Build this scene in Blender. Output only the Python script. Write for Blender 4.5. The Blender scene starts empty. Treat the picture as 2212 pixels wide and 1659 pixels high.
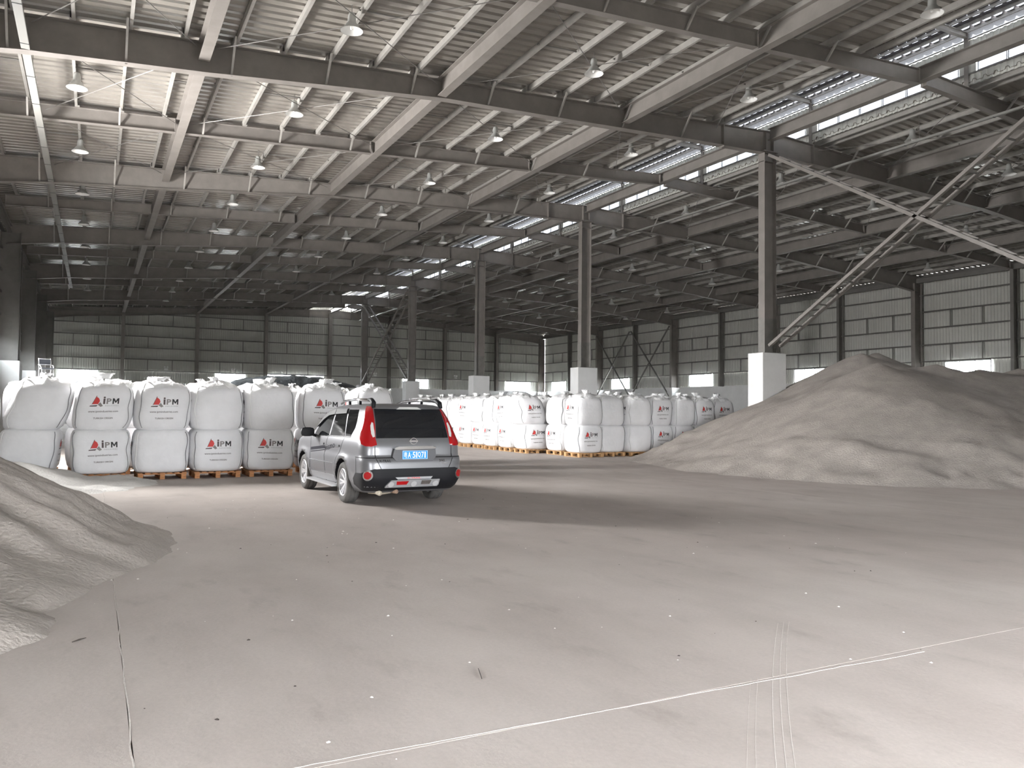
import bpy, bmesh, math, random
from mathutils import Vector, Matrix, noise
from mathutils.bvhtree import BVHTree
from mathutils.geometry import delaunay_2d_cdt
random.seed(7)
SC = bpy.context.scene
COL = SC.collection
pi = math.pi
# ------------------------------------------------------------------ camera
TH, PH, RO = .4815, .0327, -.0098
F = Vector((math.sin(TH)*math.cos(PH), math.cos(TH)*math.cos(PH), math.sin(PH)))
R0 = Vector((math.cos(TH), -math.sin(TH), 0)); U0 = R0.cross(F)
RR = R0*math.cos(RO)-U0*math.sin(RO); UU = R0*math.sin(RO)+U0*math.cos(RO)
cd = bpy.data.cameras.new('camera'); cam = bpy.data.objects.new('camera', cd); COL.objects.link(cam)
cd.sensor_width = 36; cd.lens = 1727.4/2212*36; cd.clip_end = 500
M = Matrix((RR, UU, -F)).transposed().to_4x4(); M.translation = (0, 0, 1.6)
cam.matrix_world = M; SC.camera = cam
# ------------------------------------------------------------------ world, lights, exposure
W = bpy.data.worlds.new('sky'); SC.world = W; W.use_nodes = True
bg = W.node_tree.nodes['Background']; bg.inputs[0].default_value = (.93, .96, 1, 1); bg.inputs[1].default_value = 60.0
SC.view_settings.view_transform = 'Standard'; SC.view_settings.look = 'None'
SC.view_settings.gamma = 1; SC.view_settings.use_curve_mapping = False; SC.view_settings.exposure = 0.0
SC.cycles.max_bounces = 10; SC.cycles.diffuse_bounces = 7; SC.cycles.transparent_max_bounces = 12
SC.cycles.sample_clamp_indirect = 12
def area(name, loc, direction, sx, sy, power, col=(1, 1, 1), portal=False):
    l = bpy.data.lights.new(name, 'AREA'); l.shape = 'RECTANGLE'; l.size = sx; l.size_y = sy; l.energy = power; l.color = col
    o = bpy.data.objects.new(name, l); COL.objects.link(o); o.location = loc
    o.rotation_euler = Vector(direction).to_track_quat('-Z', 'Y' if abs(direction[2]) > .9 else 'Z').to_euler()
    if portal: l.cycles.is_portal = True
    return o
# the sky lights the hall only through its openings; portals tell the renderer where they are
area('portal', (-4.5, 23.8, 4.75), (1, 0, 0), 5.3, 1.8, 1, portal=True)
area('portal', (-4.5, -.75, 1.5), (1, 0, 0), 3.7, 3.0, 1, portal=True)
area('portal', (5.6, -3.6, 1.6), (0, 1, 0), 4.2, 3.2, 1, portal=True)
area('daylight_left_window', (-4.6, 23.8, 4.9), (1, -.15, -.35), 5.0, 1.4, 7400, (1, .985, .97))
for k in range(1, 5): area('portal', (-4.5, 29.97+12*k, 4.36), (1, 0, 0), 2.9, 1.05, 1, portal=True)
for k in range(0, 5): area('portal', (46.9, 29.97+12*k-12*0, 4.36), (-1, 0, 0), 2.9, 1.05, 1, portal=True)
for x, w_ in ((-1.3, 3.2), (11.7, 2.8), (30.75, 2.9), (43.25, 3.3)): area('portal', (x, 81.45, 4.36), (0, -1, 0), w_, 1.05, 1, portal=True)
# ------------------------------------------------------------------ materials
MATS = {}
def mat(name, col, rough=.6, metal=0., nscale=0, namt=0., bscale=0, bstr=0., spec=.5, stretch=None, col2=None):
    if name in MATS: return MATS[name]
    m = bpy.data.materials.new(name); m.use_nodes = True; nt = m.node_tree; b = nt.nodes['Principled BSDF']
    b.inputs['Base Color'].default_value = (*col, 1); b.inputs['Roughness'].default_value = rough
    b.inputs['Metallic'].default_value = metal; b.inputs['Specular IOR Level'].default_value = spec
    if nscale or bscale:
        tc = nt.nodes.new('ShaderNodeTexCoord'); mp = nt.nodes.new('ShaderNodeMapping')
        nt.links.new(tc.outputs['Object'], mp.inputs[0])
        if stretch: mp.inputs['Scale'].default_value = stretch
    if nscale:
        n = nt.nodes.new('ShaderNodeTexNoise'); n.inputs['Scale'].default_value = nscale; n.inputs['Detail'].default_value = 6
        n.inputs['Roughness'].default_value = .6
        nt.links.new(mp.outputs[0], n.inputs['Vector'])
        r = nt.nodes.new('ShaderNodeValToRGB'); r.color_ramp.elements[0].position = .32; r.color_ramp.elements[1].position = .68
        c2 = col2 or tuple(c*(1-namt) for c in col)
        r.color_ramp.elements[0].color = (*c2, 1); r.color_ramp.elements[1].color = (*[min(1, c*(1+namt*.5)) for c in col], 1)
        nt.links.new(n.outputs['Fac'], r.inputs[0]); nt.links.new(r.outputs[0], b.inputs['Base Color'])
    if bscale:
        n = nt.nodes.new('ShaderNodeTexNoise'); n.inputs['Scale'].default_value = bscale; n.inputs['Detail'].default_value = 8
        nt.links.new(mp.outputs[0], n.inputs['Vector'])
        bp = nt.nodes.new('ShaderNodeBump'); bp.inputs['Strength'].default_value = bstr; bp.inputs['Distance'].default_value = .05
        nt.links.new(n.outputs['Fac'], bp.inputs['Height']); nt.links.new(bp.outputs[0], b.inputs['Normal'])
    MATS[name] = m; return m
ventm = mat('ventilator_sheet', (.15, .145, .155), .75, 0, 1, .1, spec=.2)
roofm = mat('roof_sheet_paint', (.262, .242, .216), .22, 0, 1.2, .12, spec=.8)
wallm = mat('wall_sheet_paint', (.54, .54, .50), .5, 0, .8, .08)
steel = mat('steel_paint', (.215, .196, .18), .5, 0, 2.0, .14)
steeld = mat('steel_paint_dark', (.18, .172, .16), .5, 0, 2.0, .14)
purm = mat('galvanised_purlin', (.37, .355, .33), .4, .15, 3, .15)
plinthm = mat('white_plaster', (.78, .78, .77), .8, 0, 1.5, .06)
bagm = mat('woven_bag_fabric', (.86, .86, .87), .62, 0, 3, .05, 9, .22)
bagtop = mat('crumpled_bag_fabric', (.84, .84, .84), .55, 0, 4, .05, 14, .5)
seamm = mat('seam_thread', (.25, .25, .26), .8); strapm = mat('webbing', (.86, .86, .85), .7)
redm = mat('print_red', (.62, .045, .04), .6); blackm = mat('print_black', (.022, .022, .024), .6)
dgm = mat('print_dark', (.10, .075, .075), .6); greym = mat('print_grey', (.26, .24, .23), .6); lgm = mat('print_light_grey', (.45, .45, .45), .6)
wood = mat('pallet_wood', (.50, .235, .10), .75, 0, 9, .35, 30, .2, stretch=(1, 6, 6))
wood2 = mat('pallet_wood_pale', (.60, .36, .17), .75, 0, 9, .3, 30, .2, stretch=(1, 6, 6))
sandm = mat('sand_heap', (.36, .325, .295), .95, 0, 2.2, .16, 26, .45, spec=.2)
sandw = mat('pale_sand', (.66, .645, .62), .95, 0, 3, .14, 24, .5, spec=.2)
lampm = mat('lamp_housing', (.55, .56, .54), .4, .3); lampw = mat('lamp_reflector', (.85, .85, .83), .3)
rodm = mat('rod_steel', (.20, .19, .18), .5, .3)
framem = mat('window_frame', (.62, .64, .66), .4, .2); darkm = mat('dark_panel', (.06, .06, .062), .6)
tarpm = mat('dark_tarpaulin', (.03, .036, .04), .55, 0, 5, .3, 12, .5)
def glassmat(name, tint, mix, rough=.0):
    m = bpy.data.materials.new(name); m.use_nodes = True; nt = m.node_tree; nt.nodes.remove(nt.nodes['Principled BSDF'])
    o = nt.nodes['Material Output']; t = nt.nodes.new('ShaderNodeBsdfTransparent'); t.inputs[0].default_value = (*tint, 1)
    g = nt.nodes.new('ShaderNodeBsdfGlossy'); g.inputs['Roughness'].default_value = rough
    x = nt.nodes.new('ShaderNodeMixShader'); x.inputs[0].default_value = mix
    nt.links.new(t.outputs[0], x.inputs[1]); nt.links.new(g.outputs[0], x.inputs[2]); nt.links.new(x.outputs[0], o.inputs[0]); return m
pane = glassmat('window_glass', (.93, .95, .95), .07)
def milky(name):
    m = bpy.data.materials.new(name); m.use_nodes = True; nt = m.node_tree; nt.nodes.remove(nt.nodes['Principled BSDF'])
    o = nt.nodes['Material Output']; t = nt.nodes.new('ShaderNodeBsdfTransparent'); g = nt.nodes.new('ShaderNodeBsdfTranslucent')
    t.inputs[0].default_value = (.045, .046, .05, 1); g.inputs[0].default_value = (.036, .037, .039, 1)
    x = nt.nodes.new('ShaderNodeMixShader'); x.inputs[0].default_value = .6
    nt.links.new(t.outputs[0], x.inputs[1]); nt.links.new(g.outputs[0], x.inputs[2]); nt.links.new(x.outputs[0], o.inputs[0]); return m
milk = milky('translucent_sheet')
def floormat():
    m = bpy.data.materials.new('dusty_concrete'); m.use_nodes = True; nt = m.node_tree; b = nt.nodes['Principled BSDF']
    L = nt.links.new; tc = nt.nodes.new('ShaderNodeTexCoord')
    def nz(scale, st, det=6, rot=0, ro=.6):
        mp = nt.nodes.new('ShaderNodeMapping'); mp.inputs['Scale'].default_value = st; mp.inputs['Rotation'].default_value = (0, 0, rot)
        n = nt.nodes.new('ShaderNodeTexNoise'); n.inputs['Scale'].default_value = scale; n.inputs['Detail'].default_value = det; n.inputs['Roughness'].default_value = ro
        L(tc.outputs['Object'], mp.inputs[0]); L(mp.outputs[0], n.inputs['Vector']); return n
    def ramp(n, p0, p1, c0, c1):
        r = nt.nodes.new('ShaderNodeValToRGB'); e = r.color_ramp.elements; e[0].position = p0; e[1].position = p1
        e[0].color = (*c0, 1); e[1].color = (*c1, 1); L(n.outputs['Fac'], r.inputs[0]); return r
    def mul(a, c, f=1.):
        x = nt.nodes.new('ShaderNodeMix'); x.data_type = 'RGBA'; x.blend_type = 'MULTIPLY'; x.inputs[0].default_value = f
        L(a, x.inputs[6]); L(c, x.inputs[7]); return x.outputs[2]
    base = ramp(nz(.16, (1, 1, 1), 4), .35, .68, (.435, .385, .352), (.50, .455, .42))
    c = mul(base.outputs[0], ramp(nz(1.1, (1, .45, 1), 7, .3), .3, .6, (.80, .79, .78), (1, 1, 1)).outputs[0], .75)
    c = mul(c, ramp(nz(2.3, (1, .5, 1), 5, 1.2), .28, .42, (.74, .73, .72), (1, 1, 1)).outputs[0], .6)
    c = mul(c, ramp(nz(40, (1, 1, 1), 4), .2, .8, (.93, .93, .93), (1.05, 1.05, 1.05)).outputs[0])
    L(c, b.inputs['Base Color'])
    rr = ramp(nz(.8, (1, 1, 1)), .3, .7, (.5, .5, .5), (.78, .78, .78)); L(rr.outputs[0], b.inputs['Roughness'])
    b.inputs['Specular IOR Level'].default_value = .35
    bp = nt.nodes.new('ShaderNodeBump'); bp.inputs['Strength'].default_value = .18; bp.inputs['Distance'].default_value = .02
    L(nz(18, (1, 1, 1), 8).outputs['Fac'], bp.inputs['Height']); L(bp.outputs[0], b.inputs['Normal']); return m
concrete = floormat(); fillm = mat('joint_filler', (.54, .50, .462), .95, 0, 30, .2)
dustm = mat('tyre_track_dust', (.49, .45, .415), .95, 0, 20, .1)
# ------------------------------------------------------------------ mesh helper
class MB:
    def __init__(s): s.v = []; s.f = []; s.m = []; s.ms = []
    def mi(s, m):
        if m not in s.ms: s.ms.append(m)
        return s.ms.index(m)
    def add(s, vs, fs, m):
        o = len(s.v); s.v += [tuple(v) for v in vs]; k = s.mi(m)
        for f in fs: s.f.append(tuple(i+o for i in f)); s.m.append(k)
    def box(s, c, d, m, rz=0):
        x, y, z = d[0]/2, d[1]/2, d[2]/2; ca, sa = math.cos(rz), math.sin(rz)
        vs = [(c[0]+a*ca-b*sa, c[1]+a*sa+b*ca, c[2]+e) for e in (-z, z) for a, b in ((-x, -y), (x, -y), (x, y), (-x, y))]
        s.add(vs, [(3, 2, 1, 0), (4, 5, 6, 7), (0, 1, 5, 4), (1, 2, 6, 5), (2, 3, 7, 6), (3, 0, 4, 7)], m)
    def bx(s, a, b, m):
        s.box([(p+q)/2 for p, q in zip(a, b)], [abs(q-p) for p, q in zip(a, b)], m)
    def bar(s, a, b, w, h, m, up=(0, 0, 1)):       # box beam a->b
        a, b = Vector(a), Vector(b); d = (b-a).normalized(); u = Vector(up)
        if abs(d.dot(u)) > .98: u = Vector((1, 0, 0))
        r = d.cross(u).normalized(); u = r.cross(d)
        vs = [p+r*x*w/2+u*z*h/2 for p in (a, b) for x, z in ((-1, -1), (1, -1), (1, 1), (-1, 1))]
        s.add(vs, [(3, 2, 1, 0), (4, 5, 6, 7), (0, 1, 5, 4), (1, 2, 6, 5), (2, 3, 7, 6), (3, 0, 4, 7)], m)
    def tube(s, pts, r, m, n=6, caps=True):
        pts = [Vector(p) for p in pts]; rings = []; prev = None
        for i, p in enumerate(pts):
            d = (pts[min(i+1, len(pts)-1)]-pts[max(i-1, 0)]).normalized()
            u = Vector((0, 0, 1)) if abs(d.z) < .95 else Vector((1, 0, 0))
            if prev is not None: u = prev
            x = d.cross(u).normalized(); u = x.cross(d); prev = u
            rr = r[i] if isinstance(r, (list, tuple)) else r
            rings.append([p+x*rr*math.cos(2*pi*k/n)+u*rr*math.sin(2*pi*k/n) for k in range(n)])
        fs = [(i*n+k, i*n+(k+1) % n, (i+1)*n+(k+1) % n, (i+1)*n+k) for i in range(len(pts)-1) for k in range(n)]
        if caps: fs += [tuple(range(n))[::-1], tuple((len(pts)-1)*n+k for k in range(n))]
        s.add([v for q in rings for v in q], fs, m)
    def lathe(s, prof, m, n=16, axis='z', c=(0, 0, 0), ms=None):
        vs = []
        for r, z in prof:
            for k in range(n):
                a = 2*pi*k/n; x, y = r*math.cos(a), r*math.sin(a)
                vs.append((c[0]+x, c[1]+y, c[2]+z) if axis == 'z' else (c[0]+x, c[1]+z, c[2]+y))
        for i in range(len(prof)-1):
            s.add([], [], m)
        o = len(s.v); s.v += vs
        for i in range(len(prof)-1):
            k2 = s.mi(ms[i] if ms else m)
            for k in range(n):
                s.f.append((o+i*n+k, o+i*n+(k+1) % n, o+(i+1)*n+(k+1) % n, o+(i+1)*n+k)); s.m.append(k2)
    def ibeam(s, a, b, da, db, fw, m, tf=.02, tw=.012):
        """I beam hung under the line a-b (top), depth da at a, db at b, flange width fw, web vertical"""
        a, b = Vector(a), Vector(b); z = Vector((0, 0, 1)); d = (b-a); d.z = 0; r = d.normalized().cross(z)
        def quad(p, q, h0, h1, w):   # p,q: top points, heights
            vs = [P+r*x*w/2-z*e for P, h in ((p, h0), (q, h1)) for x, e in ((-1, 0), (1, 0), (1, h), (-1, h))]
            s.add(vs, [(0, 1, 2, 3), (7, 6, 5, 4), (1, 0, 4, 5), (2, 1, 5, 6), (3, 2, 6, 7), (0, 3, 7, 4)], m)
        quad(a, b, tf, tf, fw); quad(a-z*(da-tf), b-z*(db-tf), tf, tf, fw); quad(a-z*tf, b-z*tf, da-2*tf, db-2*tf, tw)
    def cbeam(s, a, b, h, w, m, side=1, t=.012):
        """C purlin a->b, web height h, flange w towards side"""
        a, b = Vector(a), Vector(b); z = Vector((0, 0, 1)); d = (b-a).normalized(); r = d.cross(z).normalized()*side
        u = r.cross(d).normalized()
        if u.z < 0: u = -u
        pr = [(0, 0), (w, 0), (w, .02), (t, t), (t, h-t), (w, h-t), (w, h), (0, h)]
        vs = [P+r*x+u*y for P in (a, b) for x, y in pr]; n = len(pr)
        s.add(vs, [(k, (k+1) % n, (k+1) % n+n, k+n) for k in range(n)]+[tuple(range(n))[::-1], tuple(range(n, 2*n))], m)
    def hcol(s, c, z0, z1, dx, dy, m, tf=.02, along='x'):
        """H column; flanges are the plates facing +-x (along='x') or +-y"""
        x, y = c
        if along == 'x':
            for sg in (-1, 1): s.bx((x+sg*dx/2-sg*tf, y-dy/2, z0), (x+sg*dx/2, y+dy/2, z1), m)
            s.bx((x-dx/2+tf, y-.008, z0), (x+dx/2-tf, y+.008, z1), m)
        else:
            for sg in (-1, 1): s.bx((x-dx/2, y+sg*dy/2-sg*tf, z0), (x+dx/2, y+sg*dy/2, z1), m)
            s.bx((x-.008, y-dy/2+tf, z0), (x+.008, y+dy/2-tf, z1), m)
    def mesh(s, name, smooth=False):
        me = bpy.data.meshes.new(name); me.from_pydata(s.v, [], s.f)
        for m in s.ms: me.materials.append(m)
        me.polygons.foreach_set('material_index', s.m)
        if smooth: me.polygons.foreach_set('use_smooth', [True]*len(s.f))
        me.update(); return me
    def obj(s, name, parent=None, smooth=False, recalc=False, **kw):
        me = s.mesh(name, smooth)
        if recalc:
            bm = bmesh.new(); bm.from_mesh(me); bmesh.ops.remove_doubles(bm, verts=bm.verts, dist=1e-5)
            bmesh.ops.recalc_face_normals(bm, faces=bm.faces); bm.to_mesh(me); bm.free()
        return link(name, me, parent, **kw)
def link(name, data, parent=None, loc=None, rz=None, **kw):
    o = bpy.data.objects.new(name, data); COL.objects.link(o)
    if parent: o.parent = parent
    if loc: o.location = loc
    if rz is not None: o.rotation_euler = (0, 0, rz)
    for k, v in kw.items(): o[k] = v
    return o
def empty(name, loc=(0, 0, 0), rz=0, **kw):
    o = link(name, None, None, loc, rz, **kw); o.empty_display_size = .2; return o
def tag(o, label, cat, group=None, kind=None):
    o['label'] = label; o['category'] = cat
    if group: o['group'] = group
    if kind: o['kind'] = kind
    return o
def copy_tree(o, parent=None):
    c = o.copy(); COL.objects.link(c); c.parent = parent
    for ch in o.children: copy_tree(ch, c)
    return c
ORD = 'first second third fourth fifth sixth seventh eighth ninth tenth eleventh twelfth thirteenth fourteenth'.split()
# ------------------------------------------------------------------ building numbers (metres)
XR, Y0, YN = 21.2, 20.97, 80.97
GS = 6.33
XL, XRW = -4.25, 46.65          # wall sheet planes
YF, YG = -3.4, 81.2
def zt(x): return 10.50+.0535*(min(x, 2*XR-x)+.5)       # top of rafters
PUR = .17
GX = [XR+GS*k for k in range(-3, 4)]
PROF = [(-3.9, 1.0), (-1.5, .84), (2.3, .77), (5.2, .66), (8.7, .54), (13, .63), (17.85, .70), (21.2, .80)]
MAINY = [Y0+12*k for k in range(-2, 6)]
JACKY = [Y0+6+12*k for k in range(-2, 5)]
# ------------------------------------------------------------------ ground and floor
g = MB(); g.bx((-150, -150, -.4), (200, 250, -.12), mat('outside_yard', (.30, .29, .27), .9, 0, .5, .2)); g.obj('ground', kind='structure', label='concrete yard outside the hall')
fl = empty('floor'); fl['kind'] = 'structure'; fl['label'] = 'dusty grey concrete floor with sawn joints'
slab_i = 0
xs = [-4.4, .197, 12.2, 24.2, 36.2, 46.8]; ys = [-3.6, 3.6, 15.6, 27.6, 39.6, 51.6, 63.6, 75.6, 81.4]
for i in range(5):
    for j in range(8):
        b = MB(); e = .0035
        b.bx((xs[i]+e, ys[j]+e, -.15), (xs[i+1]-e, ys[j+1]-e, 0), concrete); b.obj('concrete_slab', fl)
def filler(a, b, w, seed):
    mb = MB(); n = int((Vector(b)-Vector(a)).length/.06); d = (Vector(b)-Vector(a)).normalized(); r = Vector((d.y, -d.x, 0)); L = []
    for k in range(n+1):
        p = Vector(a).lerp(Vector(b), k/n); q = noise.noise((p.x*3+seed, p.y*3, 0)); q2 = noise.noise((p.x*19, p.y*19, seed))
        p += r*(q*.012+q2*.006); ww = w*(.6+.9*abs(noise.noise((p.x*9, p.y*9, seed+4)))+.25*q2)
        L += [p-r*ww+Vector((0, 0, -.01)), p-r*ww*.4+Vector((0, 0, .0018)), p+r*ww*.4+Vector((0, 0, .0018)), p+r*ww+Vector((0, 0, -.01))]
    mb.add(L, [(4*k+i, 4*k+i+1, 4*k+i+5, 4*k+i+4) for k in range(n) for i in range(3)], fillm)
    mb.obj('joint_filler', fl)
filler((.197, -1.0, 0), (.197, 19.5, 0), .010, 1); filler((.2, 3.66, 0), (5.0, 3.53, 0), .0055, 5)
# tyre tracks in the dust on the right
for k, (x0, wd) in enumerate([(0, .0045), (.045, .004), (.085, .004), (-.09, .002), (-.13, .002)]):
    mb = MB(); L = []; n = 40
    for i in range(n+1):
        t = i/n; s_ = 2.55+t*(2.0 if k < 3 else 1.1); y = s_-.02*(s_-3)**2+x0*.7*0; x = 2.62+(s_-2.55)*1.0+.05*(s_-3.3)**2*.5+x0*1.35
        L += [(x-wd, y, .0003), (x, y, .0009), (x+wd, y, .0003)]
    mb.add(L, [(3*i+j, 3*i+j+1, 3*i+j+4, 3*i+j+3) for i in range(n) for j in (0, 1)], dustm); mb.obj('tyre_track', fl)
# ------------------------------------------------------------------ corrugated sheets
def ribs(u0, u1, pitch, hgt, flat=.58):
    """profile points (u,h) of a trapezoidal sheet"""
    P = []; n = max(1, round((u1-u0)/pitch)); p = (u1-u0)/n
    for k in range(n):
        a = u0+k*p; P += [(a, 0), (a+p*flat, 0), (a+p*(flat+.09), hgt), (a+p*.91, hgt)]
    P.append((u1, 0)); return P
def wallsheet(mb, axis, c, u0, u1, z0, z1f, m, out, pitch=.2, h=.03, z0f=None):
    P = ribs(u0, u1, pitch, h, .45); vs = []
    for u, hh in P:
        p = c+out*hh
        for z in ((z0f(u) if z0f else z0), z1f(u)): vs.append((p, u, z) if axis == 'x' else (u, p, z))
    mb.add(vs, [(2*i, 2*i+2, 2*i+3, 2*i+1) for i in range(len(P)-1)], m)
# ceiling ------------------------------------------------------------
ce = empty('ceiling'); ce['kind'] = 'structure'; ce['label'] = 'corrugated steel roof with purlins, rafters and ridge ventilator'
RIBS = ribs(YF-.25, YG+.26, .33, .078, .6)
def roofsheet(x0, x1, m=roofm, zf=None, par=ce, name='roof_sheet'):
    mb = MB(); vs = []; zf = zf or (lambda x: zt(x)+PUR+.005)
    for y, h in RIBS: vs += [(x0, y, zf(x0)+h), (x1, y, zf(x1)+h)]
    mb.add(vs, [(2*i, 2*i+1, 2*i+3, 2*i+2) for i in range(len(RIBS)-1)], m); return mb.obj(name, par)
TL, TR = 19.0, 23.4
roofsheet(XL-.2, TL); roofsheet(TR, XRW+.2)
# purlins
def purlin_x():
    L = []
    x = -3.1
    while x < 18.6: L.append(x); x += 1.195
    return L
PX = purlin_x(); PXS = [(x, 1) for x in PX]+[(TL-.1, 1)]+[(2*XR-x, -1) for x in PX]+[(TR+.25, -1)]
bays = [8.97+6*k for k in range(12)]+[81.0]
pm = {}
far = MB()
for x, sd in PXS:
    for k in range(12):
        y0, y1 = bays[k], bays[k+1]
        if k < 5 or (k < 6 and sd > 0):
            off = .05 if k % 2 else 0
            b = MB(); b.cbeam((0, -.25, 0), (0, 6.25, 0), PUR, .075, purm, sd)
            if sd not in pm: pm[sd] = b.mesh('purlin')
            link('purlin', pm[sd], ce, (x+off, y0, zt(x)))
        else: far.cbeam((x+(.05 if k % 2 else 0), y0, zt(x)), (x, y1, zt(x)), PUR, .075, purm, sd)
    far.cbeam((x, -3.2, zt(x)), (x, 8.97, zt(x)), PUR, .075, purm, sd)
far.obj('purlin', ce, kind='stuff')
# bridging struts between alternate purlins + flange braces + bracing rods
brm = {}
for k in range(6):
    for side in (0, 1):
        X = PX if side == 0 else [2*XR-x for x in PX][::-1]
        for i in range(len(X)-1):
            if (i+k) % 2: continue
            a, b2 = X[i], X[i+1]; y = bays[k]+3.0
            key = (side); 
            if key not in brm:
                b = MB(); b.tube([(0, 0, 0), (b2-a, 0, zt(b2)-zt(a))], .022, steeld, 6); brm[key] = b.mesh('bridging_strut')
            link('bridging_strut', brm[key], ce, (a, y, zt(a)+.09))
for yy, dep in [(y, 0) for y in MAINY[2:7]]+[(y, 1) for y in JACKY[1:6]]:
    for side in (0, 1):
        for i, x in enumerate(PX):
            if i % 2 == 0: continue
            X = x if side == 0 else 2*XR-x
            d = .44 if dep else [p[1] for p in PROF if p[0] <= x+1.5][-1]
            b = MB(); b.bar((X, yy-.55*d/.8-.15, zt(X)+.02), (X, yy-.05, zt(X)-d+.03), .055, .05, purm, (1, 0, 0)); b.obj('flange_brace', ce)
def rod(a, b, m=rodm, r=.012, name='brace_rod', par=ce):
    mb = MB(); mb.tube([a, b], r, m, 5); return mb.obj(name, par)
for k in (1, 2, 3):
    ya, yb = 8.97+6*k+.2, 8.97+6*k+5.8
    xs_ = [-1.6]+GX[:3]+[18.8]
    for i in range(len(xs_)-1):
        a, c = xs_[i]+.15, xs_[i+1]-.15
        rod((a, ya, zt(a)-.2), (c, yb, zt(c)-.2)); rod((a, yb, zt(a)-.22), (c, ya, zt(c)-.22))
    for i in range(3):
        a, c = GX[4+i-1]+.15+(2.2 if i == 0 else 0), GX[4+i]-.15
        rod((a, ya, zt(a)-.2), (c, yb, zt(c)-.2)); rod((a, yb, zt(a)-.22), (c, ya, zt(c)-.22))
# main rafters
def rafter(y):
    for side in (0, 1):
        b = MB()
        for (x0, d0), (x1, d1) in zip(PROF[:-1], PROF[1:]):
            if side: x0, x1 = 2*XR-x0, 2*XR-x1
            b.ibeam((x0, y, zt(x0)), (x1, y, zt(x1)), d0, d1, .28, steel)
        for x, d in ((TL+.05, .78), (XR-.18, .8)) if not side else ((TR-.0, .78), (XR+.18, .8)):
            b.bx((x-.012, y-.14, zt(x)-d), (x+.012, y+.14, zt(x)), steel)
        b.obj('rafter', ce)
for y in MAINY[1:]: rafter(y)
# jack rafters between the girders
for y in JACKY:
    X = [-3.6]+GX+[2*XR+3.6]
    for a, c in zip(X[:-1], X[1:]):
        g0 = a+.14; g1 = c-.14; b = MB()
        if a < XR < c: continue
        b.ibeam((g0, y, zt(g0)), (g1, y, zt(g1)), .44, .44, .20, steel, .015, .01)
        for xx in (g0+.02, g1-.02): b.bx((xx-.01, y-.1, zt(xx)-.44), (xx+.01, y+.1, zt(xx)), steel)
        b.obj('jack_rafter', ce)
# longitudinal girders
for gi, x in enumerate(GX):
    Y = [-3.1]+[y for y in MAINY if y > 0]
    for a, c in zip(Y[:-1], Y[1:]):
        b = MB()
        if gi == 3: b.ibeam((x, a+.14, zt(x)+.06), (x, c-.14, zt(x)+.06), .42, .42, .26, steel)
        else: b.ibeam((x, a+.14, zt(x)-.01), (x, c-.14, zt(x)-.01), .50, .50, .26, steel)
        b.obj('girder', ce)
# eave struts
for x in (-3.75, 46.15):
    b = MB(); b.ibeam((x, -3, zt(-3.7)-.12), (x, YN, zt(-3.7)-.12), .32, .32, .2, steeld); b.obj('eave_beam', ce)
# hanging cable trays
for x, y0, y1, z, w in ((-1.55, 2, 62, 9.62, .17), (24.0, 2, 80, zt(24)-.88, .10)):
    b = MB(); b.bx((x-w/2, y0, z-.008), (x+w/2, y1, z), mat('cable_tray', (.22, .215, .2), .5, .1))
    for s_ in (-1, 1): b.bx((x+s_*w/2-.005, y0, z), (x+s_*w/2+.005, y1, z+.06), MATS['cable_tray'])
    y = y0+.5
    while y < y1: b.bx((x-w/2-.005, y, z-.014), (x+w/2+.005, y+.03, z-.004), blackm); y += 2.0 if w > .12 else 3.0
    for yy in [y0+3+6*k for k in range(int((y1-y0)/6))]: b.tube([(x, yy, z+.05), (x, yy, zt(x))], .008, rodm, 4)
    tag(b.obj('cable_tray'), 'long pale cable tray hung under the rafters, left of all girders' if x < 0 else 'thin pale cable tray hung beside the ridge, right of the columns', 'cable tray')
# ridge ventilator ---------------------------------------------------
ZM = 13.35
vt = ce
def vsheet(x0, x1, m): roofsheet(x0, x1, m, lambda x: ZM)
vsheet(18.55, 19.0, ventm)
for a, c, m in ((19.0, 22.14, ventm), (22.14, 22.38, milk), (22.38, 22.62, ventm), (22.62, 22.76, milk), (22.76, 23.12, ventm), (23.12, 23.29, milk), (23.29, 23.95, ventm)): vsheet(a, c, m)
for x in (19.1, 20.6, 22.08, 22.5, 22.95, 23.36):
    b = MB(); b.cbeam((x, YF, ZM-.09), (x, YG, ZM-.09), .085, .06, purm, 1); b.obj('ventilator_purlin', vt)
for sx, x in ((-1, TL), (1, TR+.03)):
    b = MB(); wallsheet(b, 'x', x, YF, YG, 12.62, lambda u: 13.02, wallm, sx, .2, .03); b.obj('ventilator_panel', vt)
    b = MB(); wallsheet(b, 'x', x, YF, YG, zt(TL)+.10, lambda u: 11.97, wallm, sx, .2, .03); b.obj('ventilator_panel', vt)
    b = MB(); b.bar((x, YF, 11.98), (x, YG, 11.98), .05, .05, steeld); b.bar((x, YF, 12.62), (x, YG, 12.62), .05, .05, steeld); b.bar((x, YF, 13.05), (x, YG, 13.05), .04, .04, steeld); b.obj('ventilator_rail', vt)
    b = MB(); b.add([(x, YF, 13.07), (x, YG, 13.07), (x, YG, 13.34), (x, YF, 13.34)], [(0, 1, 2, 3)], milk); b.obj('ventilator_eave_strip', vt)
allY = sorted(MAINY+JACKY)
for y in allY[1:]:
    for x in (TL, TR+.03):
        b = MB(); b.hcol((x, y), zt(TL), ZM-.1, .14, .14, steel, .01); b.obj('ventilator_post', vt)
    b = MB(); b.ibeam((TL, y, ZM-.09), (TR, y, ZM-.09), .16, .16, .12, purm, .01, .01); b.obj('ventilator_rafter', vt)
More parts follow.
